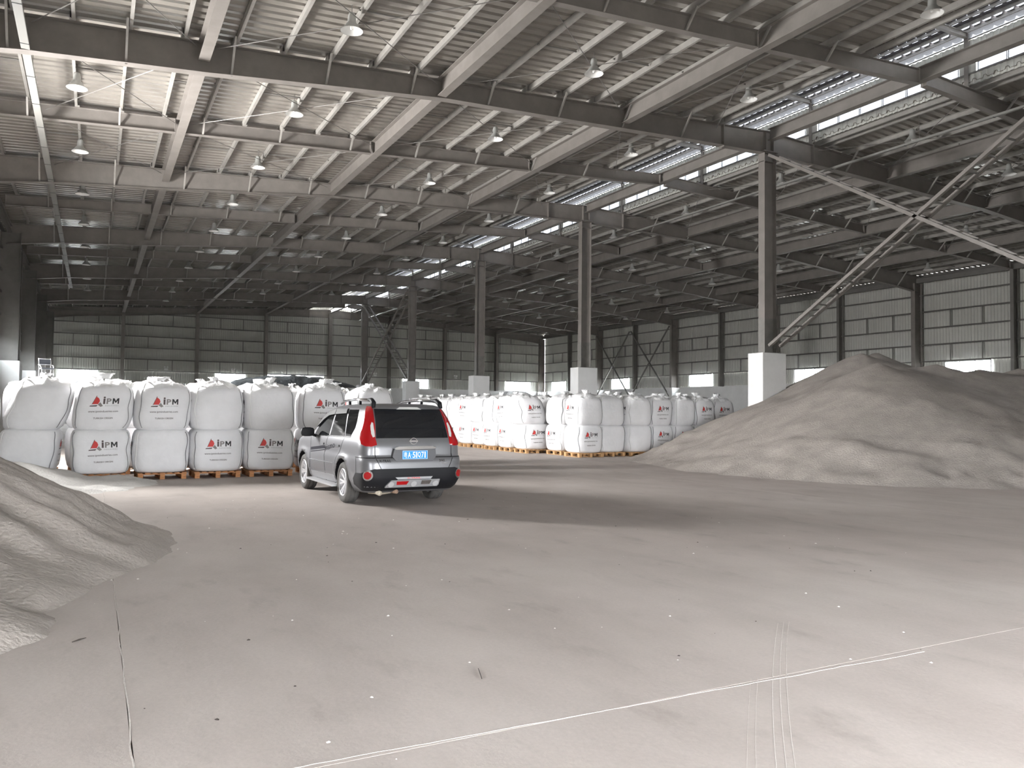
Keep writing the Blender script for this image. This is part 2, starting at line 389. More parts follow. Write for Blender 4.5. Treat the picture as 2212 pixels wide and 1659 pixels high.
for k, y in enumerate(allY[1:-1]):
    for i in range(6):                              # clerestory panes on the right side of the ventilator
        ya = y+.28+i*.905; yb = ya+.86
        b = MB()
        for p, q in (((TR+.03, ya, 12.0), (TR+.03, yb, 12.0)), ((TR+.03, ya, 12.6), (TR+.03, yb, 12.6)), ((TR+.03, ya, 12.0), (TR+.03, ya, 12.6)), ((TR+.03, yb, 12.0), (TR+.03, yb, 12.6))): b.bar(p, q, .035, .035, framem)
        b.obj('clerestory_frame', vt)
        b = MB(); b.add([(TR+.03, ya, 12.0), (TR+.03, yb, 12.0), (TR+.03, yb, 12.6), (TR+.03, ya, 12.6)], [(0, 1, 2, 3)], milk); b.obj('clerestory_pane', vt)
b = MB(); b.bx((TR+.028, YF, 12.0), (TR+.034, 8.9, 12.6), wallm); b.bx((TL-.004, YF, 12.0), (TL+.004, YG, 12.6), wallm); b.obj('ventilator_panel', vt)
for y in allY[1:-1]:
    b = MB(); b.bx((TR+.028, y-.1, 12.0), (TR+.034, y+.26, 12.6), wallm); b.bx((TR+.028, y+5.73, 12.0), (TR+.034, y+5.9, 12.6), wallm); b.obj('ventilator_panel', vt)
# ------------------------------------------------------------------ walls
GIRT = [4.9+1.052*k for k in range(7)]
def girts(par, axis, c, us, zmax, sd, girtzs=GIRT[:6]):
    for a, d in zip(us[:-1], us[1:]):
        for z in girtzs:
            if z > zmax((a+d)/2)-.2: continue
            b = MB()
            if axis == 'x': b.bx((c, a+.02, z-.008), (c+sd*.22, d-.02, z+.008), steeld); b.bx((c+sd*.205, a+.02, z-.045), (c+sd*.22, d-.02, z+.045), steeld)
            else: b.bx((a+.02, c, z-.008), (d-.02, c+sd*.22, z+.008), steeld); b.bx((a+.02, c+sd*.205, z-.045), (d-.02, c+sd*.22, z+.045), steeld)
            b.obj('girt', par)
        for r in (0, 2, 4):
            for f_ in (1/3, 2/3):
                u = a+(d-a)*f_; z1 = GIRT[r+1]; b = MB()
                if z1 > zmax(u): continue
                if axis == 'x': b.bx((c+sd*.05, u-.03, GIRT[r]), (c+sd*.1, u+.03, z1), steeld)
                else: b.bx((u-.03, c+sd*.05, GIRT[r]), (u+.03, c+sd*.1, z1), steeld)
                b.obj('sag_strut', par)
def window(n, axis, c, u0, u1, z0, z1, sd, panes=2, par=None, label=''):
    w = MB()
    def B(ua, ub, za, zb, th=.05):
        if axis == 'x': w.bx((c-th/2, ua, za), (c+th/2, ub, zb), framem)
        else: w.bx((ua, c-th/2, za), (ub, c+th/2, zb), framem)
    B(u0, u1, z0, z0+.05); B(u0, u1, z1-.05, z1); B(u0, u0+.05, z0, z1); B(u1-.05, u1, z0, z1)
    for k in range(1, panes): u = u0+(u1-u0)*k/panes; B(u-.025, u+.025, z0, z1)
    o = w.obj('window_%d' % n, None, kind='structure', label=label)
    for k in range(panes):
        ua = u0+(u1-u0)*k/panes+.03; ub = u0+(u1-u0)*(k+1)/panes-.03
        p = MB()
        if axis == 'x': p.bx((c-.003, ua, z0+.05), (c+.003, ub, z1-.05), pane)
        else: p.bx((ua, c-.003, z0+.05), (ub, c+.003, z1-.05), pane)
        p.obj('pane', o)
    return o
roofz = lambda x: zt(x)+PUR
WN = [0]
def build_wall(name, axis, c, u0, u1, topf, wins, inside, us, girtmax, label, plinth_z=3.8, doors=()):
    """wins: list of (ua,ub,z0,z1) holes above the plinth; doors: holes from the ground"""
    par = empty(name); par['kind'] = 'structure'; par['label'] = label
    out = -inside
    # plinth
    b = MB(); edges = [u0]+[e for d in doors for e in (d[0], d[1])]+[u1]
    for a, d in zip(edges[::2], edges[1::2]):
        if axis == 'x': b.bx((c-.1, a, 0), (c+.1, d, plinth_z), plinthm)
        else: b.bx((a, c-.1, 0), (d, c+.1, plinth_z), plinthm)
    for d in doors:
        if d[2] < plinth_z:
            if axis == 'x': b.bx((c-.1, d[0], d[2]), (c+.1, d[1], plinth_z), plinthm)
            else: b.bx((d[0], c-.1, d[2]), (d[1], c+.1, plinth_z), plinthm)
    b.obj('plinth', par)
    holes = sorted([(w[0], w[1], w[2], w[3]) for w in wins]+[(d[0], d[1], plinth_z, d[2]) for d in doors if d[2] > plinth_z])
    zh = 4.9
    b = MB(); cur = u0; cc = c+out*.1
    zs = plinth_z-.05
    for a, d, z0, z1 in holes:
        if a > cur: wallsheet(b, axis, cc, cur, a, zs, lambda u: zh, wallm, out)
        if z1 < zh: wallsheet(b, axis, cc, a, d, z1, lambda u: zh, wallm, out)
        if z0 > plinth_z+.01: wallsheet(b, axis, cc, a, d, zs, lambda u: z0, wallm, out)
        cur = d
    if cur < u1: wallsheet(b, axis, cc, cur, u1, zs, lambda u: zh, wallm, out)
    big = [h for h in holes if h[3] > zh]; cur = u0
    for a, d, z0, z1 in big:
        if a > cur: wallsheet(b, axis, cc, cur, a, zh, topf, wallm, out)
        wallsheet(b, axis, cc, a, d, z1, topf, wallm, out); cur = d
    wallsheet(b, axis, cc, cur, u1, zh, topf, wallm, out)
    b.obj('wall_sheet', par)
    girts(par, axis, c+inside*.02, us, girtmax, inside)
    return par
half = [8.97+6*k for k in range(13)]
# gable (back wall)
gwin = [(-2.9, .3, 3.85, 4.87), (10.3, 13.1, 3.85, 4.87), (29.3, 32.2, 3.85, 4.87), (41.6, 44.9, 3.85, 4.87)]
gxs = [XL+.5]+GX+[46.2]
wb = build_wall('wall_back', 'y', YG, XL-.12, XRW+.12, lambda x: roofz(x)+.12, gwin, -1, gxs, lambda x: zt(x)-.1, 'far corrugated gable wall above a white plinth', doors=((15.15, 20.75, 4.95),))
wl_ = ['small bright window in the far wall behind the leaning bags', 'bright window in the far wall above the third bag stack', 'bright window in the far wall right of the ladder braces', 'bright window in the far wall beside the right corner']
for w, l in zip(gwin, wl_): WN[0] += 1; window(WN[0], 'y', YG, *w, -1, 3, None, l)
# gate in the gable, leaves stop short of the head so daylight shows in a strip
dr = empty('door_1'); dr['kind'] = 'structure'; dr['label'] = 'dark double gate in the far wall with a bright gap above'
for a, c in ((15.25, 17.92), (18.0, 20.65)):
    b = MB(); b.bx((a, YG-.03, .05), (c, YG+.03, 4.62), darkm)
    o = b.obj('door_leaf', dr)
    b = MB()
    for p, q in (((a, .05), (a+.06, 4.66)), ((c-.06, .05), (c, 4.66)), ((a, 4.6), (c, 4.66)), ((a, 2.3), (c, 2.36))): b.bx((p[0], YG-.05, p[1]), (q[0], YG+.05, q[1]), framem)
    b.obj('leaf_frame', dr)
b = MB(); b.bar((15.1, YG-.05, 4.98), (20.8, YG-.05, 4.98), .08, .06, framem); b.obj('door_track', dr)
# gable posts
for i, x in enumerate(GX):
    b = MB(); dx = .30 if i != 3 else .34
    b.hcol((x, YG-.42), 3.75, zt(x)-.1, dx, .5, steel, .015, 'y'); b.obj('gable_post', wb)
# right wall
rwin = [(Y0+9+12*k-1.45, Y0+9+12*k+1.45, 3.85, 4.87) for k in range(-1, 5)]
wr = build_wall('wall_right', 'x', XRW, YF, YG, lambda u: roofz(XRW+.12)+.004, rwin, -1, [2.97]+half, lambda y: 9.9, 'right corrugated side wall above a white plinth')
rl = ['bright window low in the right wall beyond the second sand mound', 'bright window in the right wall over the big heap shoulder', 'bright window in the right wall cut off by the sand heap edge', 'square bright window in the right wall above the bags', 'bright window in the right wall behind the crossed brace', 'bright window in the right wall nearest the far corner']
for w, l in zip(rwin, rl): WN[0] += 1; window(WN[0], 'x', XRW, *w, -1, 3, None, l)
b = MB(); b.bx((XRW-.05, YF, roofz(XRW)-.32), (XRW-.02, YG, roofz(XRW)-.015), steeld); b.obj('eave_trim', wr)
for k in range(-2, 11):
    y = Y0+6*k; main = (k % 2 == 0)
    b = MB(); d = .72 if main else .46
    b.hcol((XRW-.12-d/2, y), 3.75, zt(-3.6)-(.45 if main else .3), d, .28 if main else .2, steel if main else steeld); b.obj('wall_column', wr)
    if main:
        b = MB(); b.bx((XRW-.95, y-.35, 0), (XRW-.05, y+.35, 3.75), plinthm); b.obj('pedestal', wr)
# left wall
lwin = [(Y0+9+12*k-1.45, Y0+9+12*k+1.45, 3.85, 4.87) for k in range(1, 5)]+[(20.97+.3, 26.97-.4, 3.85, 5.6)]
wl = build_wall('wall_left', 'x', XL, YF, YG, lambda u: roofz(XL-.12)+.004, sorted(lwin), 1, [2.97]+half, lambda y: 9.9, 'left corrugated side wall above a white plinth', doors=((-2.6, 1.1, 2.8),))
for w in lwin[:4]: WN[0] += 1; window(WN[0], 'x', XL, *w, 1, 3, None, 'bright window in the left wall, %s of its row' % ('nearest', 'second nearest', 'third nearest', 'farthest')[lwin.index(w)])
b = MB(); b.bx((XL+.02, YF, roofz(XL)-.32), (XL+.05, YG, roofz(XL)-.015), steeld); b.obj('eave_trim', wl)
for k in range(-2, 11):
    y = Y0+6*k; main = (k % 2 == 0)
    if k in (-3, -2): continue
    b = MB(); d = .85 if main else .5
    b.hcol((XL+.12+d/2, y), 3.7, zt(-3.6)-(.45 if main else .3), d, .3 if main else .22, steeld)
    if main: b.bx((XL+.12, y+.0, 3.7), (XL+.12+d, y+.02, zt(-3.6)-.45), steeld)
    b.obj('wall_column', wl)
    b = MB(); b.bx((XL+.1, y-.38, 0), (XL+.14+d+.08, y+.38, 3.72), plinthm); b.obj('pedestal', wl)
# front wall with the entrance the photograph was taken from
wf = build_wall('wall_front', 'y', YF, XL, XRW, roofz, [], 1, gxs, lambda x: zt(x)-.1, 'front wall behind the viewer with the open entrance', doors=((3.6, 7.6, 3.2),))
# ------------------------------------------------------------------ right-wall cross braces
for i, (ya, yb) in enumerate(((56.97, 62.97), (62.97, 68.97))):
    t = empty('cross_brace', (XRW-.93, ya, 3.9)); tag(t, 'crossed angle brace on the right wall, %s' % ('wider pair nearer the sand heap' if i == 0 else 'farther pair by the window glare'), 'brace', 'right wall braces')
    for a, c in ((.1, 5.9), (5.9, .1)):
        b = MB(); b.bar((0, a, -.9), (0, c, 5.4), .1, .1, steeld, (1, 0, 0)); b.obj('diagonal', t)
# ------------------------------------------------------------------ interior columns
clab = ['grey steel column on the big white plinth behind the sand heap', 'grey steel column second along the ridge, above the bag stacks', 'grey steel column third along the ridge, on a low white plinth', 'grey steel column fourth along the ridge, right of the ladder braces', 'grey steel column fifth along the ridge, left of the ladder braces']
for i in range(-1, 5):
    y = Y0+12*i
    t = empty('steel_column', (XR, y, 0)); tag(t, clab[i] if i >= 0 else 'grey steel column outside the right edge of the view', 'column', 'ridge columns', 'structure')
    b = MB(); b.hcol((0, 0), 4.95, 10.9, .56, .30, steel, .02); b.bx((-.28, -.17, 10.55), (.28, .17, 10.57), steel)
    b.bx((-.34, -.2, 10.9), (.34, .2, 10.93), steel); b.obj('shaft', t)
    b = MB(); b.hcol((0, 0), 3.7, 4.95, .57, .31, mat('steel_paint_worn', (.20, .19, .175), .6, 0, 3, .2), .02); b.bx((-.4, -.26, 3.7), (.4, .26, 3.73), steeld); b.obj('shaft_base', t)
    b = MB(); b.bx((-.58, -.36, 0), (.54, .36, 3.7), plinthm); o = b.obj('plinth', t)
    md = o.modifiers.new('b', 'BEVEL'); md.width = .02; md.segments = 2
# laced X braces along the ridge line
def laced(t, a, c, n):
    """two parallel channels joined by battens"""
    for s_, nm in ((-.26, 'chord'), (.26, 'chord')):
        b = MB(); b.bar((s_, a[0], a[1]), (s_, c[0], c[1]), .10, .11, steel, (1, 0, 0)); b.obj(nm, t)
    for k in range(1, n):
        u = k/n; y, z = a[0]+(c[0]-a[0])*u, a[1]+(c[1]-a[1])*u
        b = MB(); b.bar((-.26, y, z), (.26, y, z), .03, .05, steeld); b.obj('batten', t)
for (ya, yb, lab) in ((Y0-12, Y0, 'big laced steel cross brace over the sand heap at right'), (Y0+36, Y0+48, 'ladder-like laced cross brace between the two farthest columns')):
    t = empty('cross_brace', (XR, ya, 3.9)); tag(t, lab, 'brace')
    laced(t, (.35, .05), (11.65, 6.8), 22); laced(t, (.35, 6.8), (11.65, .05), 22)
# ------------------------------------------------------------------ high-bay lamps
def lamp0():
    t = empty('pendant_lamp', (0, 0, 0))
    b = MB(); b.tube([(0, 0, .3), (0, 0, 1.0)], .01, rodm, 5); b.obj('hanger', t)
    b = MB(); b.lathe([(.001, .42), (.07, .40), (.09, .33), (.10, .18), (.13, .15)], lampm, 14); b.obj('housing', t, True)
    b = MB(); b.lathe([(.12, .16), (.15, .12), (.20, .05), (.255, 0), (.262, -.01)], lampm, 18)
    b.lathe([(.255, -.008), (.195, .045), (.14, .115), (.001, .13)], lampw, 18); b.obj('reflector', t, True)
    b = MB(); b.lathe([(.001, .02), (.035, .03), (.04, .08), (.02, .12)], lampw, 8); b.obj('bulb', t, True)
    return t
L0 = lamp0(); first = True
LX = [(-.6, 10.04), (5.1, 10.37), (11.8, 10.74), (17.4, 11.1), (25.0, 11.1), (30.6, 10.74), (37.3, 10.37), (43.0, 10.04)]
LD = ['above the cable tray at left', 'left of the second girder', 'left of the third girder', 'beside the ridge opening on its left', 'beside the ridge opening on its right', 'over the right half of the hall', 'in the second lamp row from the right wall', 'in the lamp row along the right wall']
for ri, (x, z) in enumerate(LX):
    for k in range(11):
        y = 11.97+6*k
        if ri < 3 and k == 0: continue
        if ri in (2, 6) and k == 1 and ri == 6: continue
        t = L0 if first else copy_tree(L0); first = False
        t.location = (x, y, z)
        tag(t, 'bell-shaped lamp %s, %s' % (LD[ri], 'nearest of its row' if k == 0 else ORD[k]+' from the camera'), 'lamp', 'high-bay lamps under the roof')
# twin-head emergency lamps on the far wall
for x, l in ((5.9, 'between the first two windows'), (11.9, 'over the window at the third bag stack'), (26.1, 'left of the ladder braces'), (35.3, 'beyond the third column')):
    t = empty('emergency_light', (x, YG-.2, 5.0)); tag(t, 'tiny twin-head emergency light, far wall, %s' % l, 'light', 'emergency lights')
    b = MB(); b.box((0, 0, .1), (.3, .1, .16), lampw); b.obj('housing', t)
    for s_ in (-1, 1): b = MB(); b.lathe([(.001, -.12), (.09, -.1), (.09, .02), (.001, .04)], lampw, 8, 'y', (s_*.12, 0, .3)); b.obj('lamp_head', t, True)
# ------------------------------------------------------------------ bulk bags on pallets
def text_geo(body, size, bold=0., ext=0.):
    c = bpy.data.curves.new('t', 'FONT'); c.body = body; c.size = size; c.resolution_u = 2; c.offset = bold; c.align_x = 'LEFT'
    o = bpy.data.objects.new('t', c); COL.objects.link(o); dg = bpy.context.evaluated_depsgraph_get(); dg.update()
    me = bpy.data.meshes.new_from_object(o.evaluated_get(dg)); bpy.data.objects.remove(o)
    vs = [(v.co.x, v.co.y) for v in me.vertices]; fs = [tuple(p.vertices) for p in me.polygons]
    bpy.data.meshes.remove(me); bpy.data.curves.remove(c); return vs, fs
def fit(geo, x0, x1, y0, y1=None):
    vs, fs = geo; a = min(v[0] for v in vs); b = max(v[0] for v in vs); c = min(v[1] for v in vs); d = max(v[1] for v in vs)
    k = (x1-x0)/(b-a); ky = (y1-y0)/(d-c) if y1 is not None else k
    return [(x0+(v[0]-a)*k, y0+(v[1]-c)*ky) for v in vs], fs
_i = text_geo('i', 1, .03); _p = text_geo('P', 1, .03); _m = ([(0, 0), (0, 1), (.25, 1), (.5, .52), (.75, 1), (1, 1), (1, 0), (.78, 0), (.78, .6), (.56, .2), (.44, .2), (.22, .6), (.22, 0)], [(0, 1, 2, 10+0, 11, 12), (2, 3, 9, 10), (3, 4, 8, 9), (4, 5, 6, 7, 8)])
_ind = text_geo('INDUSTRIES', 1); _url = text_geo('www.ipmindustries.com', 1, .01); _tur = text_geo('TURKISH ORIGIN', 1, .015)
def logo_parts():
    """2D print (metres, x right, y up, centred on the logo) -> list of (verts, faces, material)"""
    P = []
    quad = lambda pts, m: P.append((pts, [tuple(range(len(pts)))], m))
    quad([(-.235, -.035), (-.165, .125), (-.115, .085), (-.175, -.035)], redm)       # tall red slab
    quad([(-.250, -.045), (-.165, .150), (-.158, .135), (-.240, -.045)], dgm)
    quad([(-.175, -.035), (-.115, .085), (-.095, .03), (-.125, -.035)], redm)
    quad([(-.275, -.065), (-.13, -.055), (-.155, -.085), (-.285, -.085)], dgm)
    quad([(-.13, -.048), (-.088, .005), (-.030, -.075), (-.075, -.095)], greym)
    P.append((*fit(_i, -.035, .010, -.035, .125), dgm))
    P.append((*fit(_p, .030, .125, -.035, .085), greym))
    P.append((*fit(_m, .145, .270, -.035, .085), blackm))
    P.append((*fit(_ind, .01, .27, -.085, -.058), lgm))
    P.append((*fit(_url, -.30, .27, -.225), dgm))
    P.append((*fit(_tur, -.19, .18, -.355), dgm))
    return P
LOGO = logo_parts()
PR_LO = [(0, .80), (.02, .89), (.07, .96), (.18, 1.0), (.35, 1.025), (.5, 1.035), (.65, 1.03), (.78, 1.01), (.86, .98), (.92, .93), (.95, .85), (.955, .0)]
PR_UP = [(0, .80), (.03, .90), (.09, .97), (.22, 1.02), (.4, 1.03), (.55, 1.02), (.7, 1.0), (.82, .97), (.90, .93), (.96, .86), (1.0, .74), (1.03, .55), (1.045, .0)]
def make_variant(seed, upper, lean, half=.57, sy=1.0, hz=1.0, ex=5.0, dirty=False):
    rng = random.Random(seed); prof = PR_UP if upper else PR_LO; N = 40
    def sc(z):
        for (a, p), (b, q) in zip(prof[:-1], prof[1:]):
            if z <= b: t = (z-a)/(b-a); return p+(q-p)*t
        return prof[-1][1]
    def pt(th, z, s):
        c, s_ = math.cos(th), math.sin(th); n = 2.6+(ex-2.6)*min(1, s*1.0)**3
        r = (abs(c)**n+abs(s_)**n)**(-1/n)*half*s
        w = noise.noise((c*1.3+seed, s_*1.3, z*1.6))*.035+noise.noise((c*4+seed, s_*4, z*5))*.008
        fold = .012*math.sin(th*22+seed*3)*max(0, (z-.8)/.25) if upper else 0
        r *= 1+w+fold
        return (r*c+lean[0]*z, r*s_*sy+lean[1]*z, z*hz)
    zs = []
    for (a, p), (b, q) in zip(prof[:-1], prof[1:]):
        for k in range(2): zs.append((a+(b-a)*k/2, p+(q-p)*k/2))
    zs = zs[:-1]+[(prof[-1][0], .001)]
    vs = [pt(2*pi*k/N, z, s) for z, s in zs for k in range(N)]
    b = MB(); b.add(vs, [(i*N+k, i*N+(k+1) % N, (i+1)*N+(k+1) % N, (i+1)*N+k) for i in range(len(zs)-1) for k in range(N)]+[tuple(range(N))[::-1]], bagm)
    parts = {'body': b.mesh('bag_body', True)}
    bvh = BVHTree.FromPolygons([Vector(v) for v in b.v], b.f)
    # seams: stitched corner strips
    sm = []
    for q in range(4):
        s = MB(); th = pi/4+q*pi/2; L = []; z0, z1 = .05, (.93 if upper else .9); n = 14
        for k in range(n+1):
            z = z0+(z1-z0)*k/n; tw = th+.10*noise.noise((q*3.1+seed, z*3, 0))
            c = Vector(pt(tw, z, sc(z))); dx = Vector((-math.sin(th), math.cos(th), 0)); o = Vector((math.cos(th), math.sin(th), 0))
            L += [c-dx*.011+o*.002, c-dx*.003+o*.013, c+dx*.003+o*.013, c+dx*.011+o*.002]
        m0 = len(s.f)
        for k in range(n):
            s.add([], [], seamm)
        s.add(L, [(4*k, 4*k+1, 4*k+5, 4*k+4) for k in range(n)], seamm)
        s.add(L, [(4*k+1, 4*k+2, 4*k+6, 4*k+5) for k in range(n)]+[(4*k+2, 4*k+3, 4*k+7, 4*k+6) for k in range(n)], strapm if q % 2 else seamm)
        sm.append(s.mesh('seam', True))
    parts['seam'] = sm
    pr = []
    for back in (0, 1):
        s = MB(); cx = rng.uniform(-.03, .05); cz = .60 if upper else .60; ro = rng.uniform(-.04, .04)
        for pv, pf, m in LOGO:
            V = []
            for x, y in pv:
                X = cx+x*math.cos(ro)-y*math.sin(ro); Z = (cz+x*math.sin(ro)+y)*hz
                X0 = (-X if back else X)+lean[0]*Z/hz; d = Vector((0, -1 if back else 1, 0))
                h = bvh.ray_cast(Vector((X0, -2*d.y, Z)), d)
                p = h[0]-d*.005 if h[0] is not None else Vector((X0, -d.y*half, Z))
                V.append(p)
            s.add(V, pf, m)
        pr.append(s.mesh('printed_logo'))
    parts['logo'] = pr
    if upper:
        # crumpled gathered top with spout
        s = MB(); n = 30; R = []; cx, cy = lean[0], lean[1]
        ox, oy = rng.uniform(-.1, .1), rng.uniform(-.1, .1)
        rings = [(.535, .93), (.49, .99), (.42, 1.03), (.33, 1.055), (.24, 1.08), (.14, 1.10), (.06, 1.12), (.001, 1.10)]
        for ri, (r, z) in enumerate(rings):
            for k in range(n):
                a = 2*pi*k/n; f = noise.noise((math.cos(a)*2.2+seed*1.7, math.sin(a)*2.2, r*5))
                f2 = math.sin(k*pi*.8+seed)*.5+noise.noise((k*1.7, seed, r*3))
                rr = r*(1+.22*f)+.0; am = min(1, (.535-r)/.12+.15)
                R.append((cx+ox*(1-r/.535)+rr*math.cos(a), cy+oy*(1-r/.535)+rr*math.sin(a)*sy, (z+am*(.085*f2*(.4+r)+.07*f))*hz))
        s.add(R, [(i*n+k, i*n+(k+1) % n, (i+1)*n+(k+1) % n, (i+1)*n+k) for i in range(len(rings)-1) for k in range(n)], bagtop)
        parts['top'] = s.mesh('gathered_top', True)
        # flopped spout / tuft
        s = MB(); a0 = rng.uniform(0, 6.28); L = []; n = 12; H = rng.uniform(.10, .22)
        for i in range(7):
            t = i/6
            for k in range(n):
                a = 2*pi*k/n; rr = (.075+.06*math.sin(t*pi*.9)+.02*t)*(1+.4*math.sin(k*2.1+seed)*(.3+t))
                L.append((cx+ox+math.cos(a0)*.09*t*t+rr*math.cos(a), cy+oy+math.sin(a0)*.09*t*t+rr*math.sin(a)*.6, (1.06+H*math.sin(t*1.9))*hz+.035*noise.noise((k*1.3, i*1.1, seed))))
        s.add(L, [(i*n+k, i*n+(k+1) % n, (i+1)*n+(k+1) % n, (i+1)*n+k) for i in range(6) for k in range(n)]+[tuple(range(6*n, 7*n))], bagtop)
        parts['spout'] = s.mesh('filling_spout', True)
        lp = []
        for q in range(4):
            s = MB(); th = pi/4+q*pi/2; c = Vector(pt(th, .90, sc(.90))); e = Vector(pt(th+.35, .93, sc(.93)*.9)); h = rng.uniform(.05, .16)
            dirn = Vector((math.cos(th), math.sin(th), 0)); fl = rng.choice((-.06, -.10, .03)); pts = []
            for k in range(9):
                t = k/8; p = c.lerp(e, t); p.z += h*math.sin(t*pi)+.01; p += dirn*fl*-1*math.sin(t*pi); pts.append(p)
            L = []
            for k, p in enumerate(pts):
                w = Vector((-.018*math.sin(th*1.0+k*.25), .018*math.cos(th+k*.25), .012)); L += [p-w, p+w]
            s.add(L, [(2*k, 2*k+1, 2*k+3, 2*k+2) for k in range(8)], strapm)
            for v in [tuple(Vector(x)+dirn*.004) for x in L]: pass
            lp.append(s.mesh('lifting_loop'))
        parts['loops'] = lp
    return parts
def bag(parts, loc, rz, label, group, logos=2, lite=False):
    t = empty('bulk_bag', loc, rz); tag(t, label, 'bag', group)
    link('body', parts['body'], t)
    if 'top' in parts: link('gathered_top', parts['top'], t)
    if 'spout' in parts: link('filling_spout', parts['spout'], t)
    if not lite:
        for m in parts['seam']: link('seam', m, t)
        for m in parts['logo'][:logos]: link('printed_logo', m, t)
    for m in parts.get('loops', []): link('lifting_loop', m, t)
    return t
# pallet 1.0 x 1.0 x .14
def plmesh(d, m): b = MB(); b.box((0, 0, 0), d, m); return b.mesh('board')
PLM = {}
for wi, w in enumerate((wood, wood2)):
    PLM[wi] = (plmesh((.10, 1.0, .018), w), plmesh((1.0, .10, .018), w), plmesh((.10, .12, .09), w), plmesh((.10, 1.0, .018), w))
def pallet(x, y, rz, label, group, wi, lite=False):
    t = empty('pallet', (x, y, 0), rz); tag(t, label, 'pallet', group)
    top, cross, blk, bot = PLM[wi]
    for i in range(7): link('deck_board', top, t, (-.45+.15*i, 0, .135))
    for j in (-.44, 0, .44):
        link('stringer_board', cross, t, (0, j, .117)); 
        for i in (-.44, 0, .44): link('block', blk, t, (i, j, .063))
    for i in (-.44, 0, .44): link('bottom_board', bot, t, (i, 0, .009))
    return t
BZ = .146
LOWV = [make_variant(s, False, (0, 0), ex=e) for s, e in ((1, 5), (2, 6), (3, 4.5), (4, 5.5))]
UPV = [make_variant(s, True, l, ex=e) for s, l, e in ((11, (.02, 0), 4.5), (12, (-.05, .02), 5), (13, (.04, -.02), 4), (14, (0, .03), 5), (15, (-.02, -.02), 4.5))]
LEANU = make_variant(21, True, (.02, -.26), ex=4.2); LEANL = make_variant(22, False, (0, -.10), ex=4.2)
LEANR = make_variant(23, True, (-.20, .02), ex=5); TWU = make_variant(24, True, (.10, .03), ex=4.5)
def stack(x, y, lo, up, rl, ru, ll, lu, gl, gu, gp, lp, wi, seed, dxu=0, dyu=0, lite=False, zlow=BZ, pal=True, hl=.955, sc=1.):
    rng = random.Random(seed)
    if pal: pallet(x, y-.02, rng.uniform(-.04, .04), lp, gp, wi)
    b1 = bag(lo, (x, y, zlow), rl*pi/2+rng.uniform(-.05, .05), ll, gl, 2, lite); b1.scale = (sc, sc, 1)
    if up: b2 = bag(up, (x+dxu, y+dyu, zlow+hl-.02), ru*pi/2+rng.uniform(-.07, .07), lu, gu, 2, lite); b2.scale = (sc, sc, 1)
GL, GR = 'bags in the row left of the car', 'bags in the block right of the car'
GPL, GPR = 'pallets under the left bag row', 'pallets under the right bag block'
LEFT = [  # x, y, lower rot, upper rot, low, up, text lower, text upper, text pallet
 (-2.42, 20.35, 1, 1, LOWV[0], UPV[1], 'overexposed white bulk bag at the left edge, lower of its stack', 'overexposed white bulk bag at the left edge, upper of its stack'),
 (-1.26, 20.05, 1, 1, LEANL, LEANU, 'shaded blank white bulk bag behind the sand spill, under the leaning bag', 'blank white bulk bag leaning hard to the right, left of the first printed bags'),
 (.15, 19.78, 0, 0, LOWV[1], TWU, 'printed white bulk bag half behind the sand spill, under another printed bag', 'printed white bulk bag right of the leaning blank bag'),
 (1.36, 19.75, 1, 0, LOWV[0], UPV[2], 'blank-fronted white bulk bag on the pallet beside the sand spill', 'printed white bulk bag on top of the blank-fronted one by the sand spill'),
 (2.52, 19.75, 0, 1, LOWV[2], UPV[0], 'printed lower white bulk bag in the second stack left of the car', 'blank-fronted upper white bulk bag in the second stack left of the car'),
 (3.70, 19.75, 0, 1, LOWV[3], UPV[3], 'printed lower white bulk bag in the stack just left of the car mirror', 'blank-fronted upper white bulk bag just left of the car mirror'),
 (5.02, 19.9, 1, 0, LOWV[1], UPV[4], 'lower white bulk bag hidden behind the car windows', 'printed white bulk bag rising behind the car roof, left side'),
 (6.55, 20.9, 0, 1, LOWV[0], UPV[2], 'lower white bulk bag hidden by the car body', 'grey-topped white bulk bag showing over the car roof, right side')]
palL = ['at the left edge buried in sand', 'under the leaning stack buried in sand', 'under the stack right of the leaning bag', 'beside the sand spill', 'in the second stack left of the car', 'just left of the car front wheel', 'behind the car front wheel', 'behind the car boot']
for i, (x, y, rl, ru, lo, up, ll, lu) in enumerate(LEFT):
    stack(x, y, lo, up, rl, ru, ll, lu, GL, GL, GPL, 'orange wooden pallet '+palL[i], 0, 100+i, dxu=.10 if i == 1 else 0, lite=False)
for i in range(8):
    x = -2.45+i*1.22; y = 21.55+(.9 if i > 5 else 0)+random.uniform(-.08, .08)
    stack(x, y, LOWV[i % 4], UPV[(i+1) % 5], i % 4, (i+1) % 4, 'lower white bulk bag hidden in the second row behind the left bags', 'white bulk bag top peeping over the left front row', 'hidden lower bags behind the left row', 'bag tops behind the left row', 'hidden pallets behind the left row', 'pallet hidden in the second row behind the left bags', 0, 200+i, lite=True, sc=.97)
FR = [(15.25, 23.75, 0, 1, 'corner stack'), (16.32, 23.95, 1, 1, 'second stack'), (17.42, 23.8, 1, 1, 'third stack'), (18.52, 23.95, 0, 0, 'fourth stack'), (19.55, 23.9, 0, 1, 'fifth stack'), (20.55, 23.9, 1, 0, 'sixth stack'), (21.75, 24.2, 1, 0, 'last stack')]
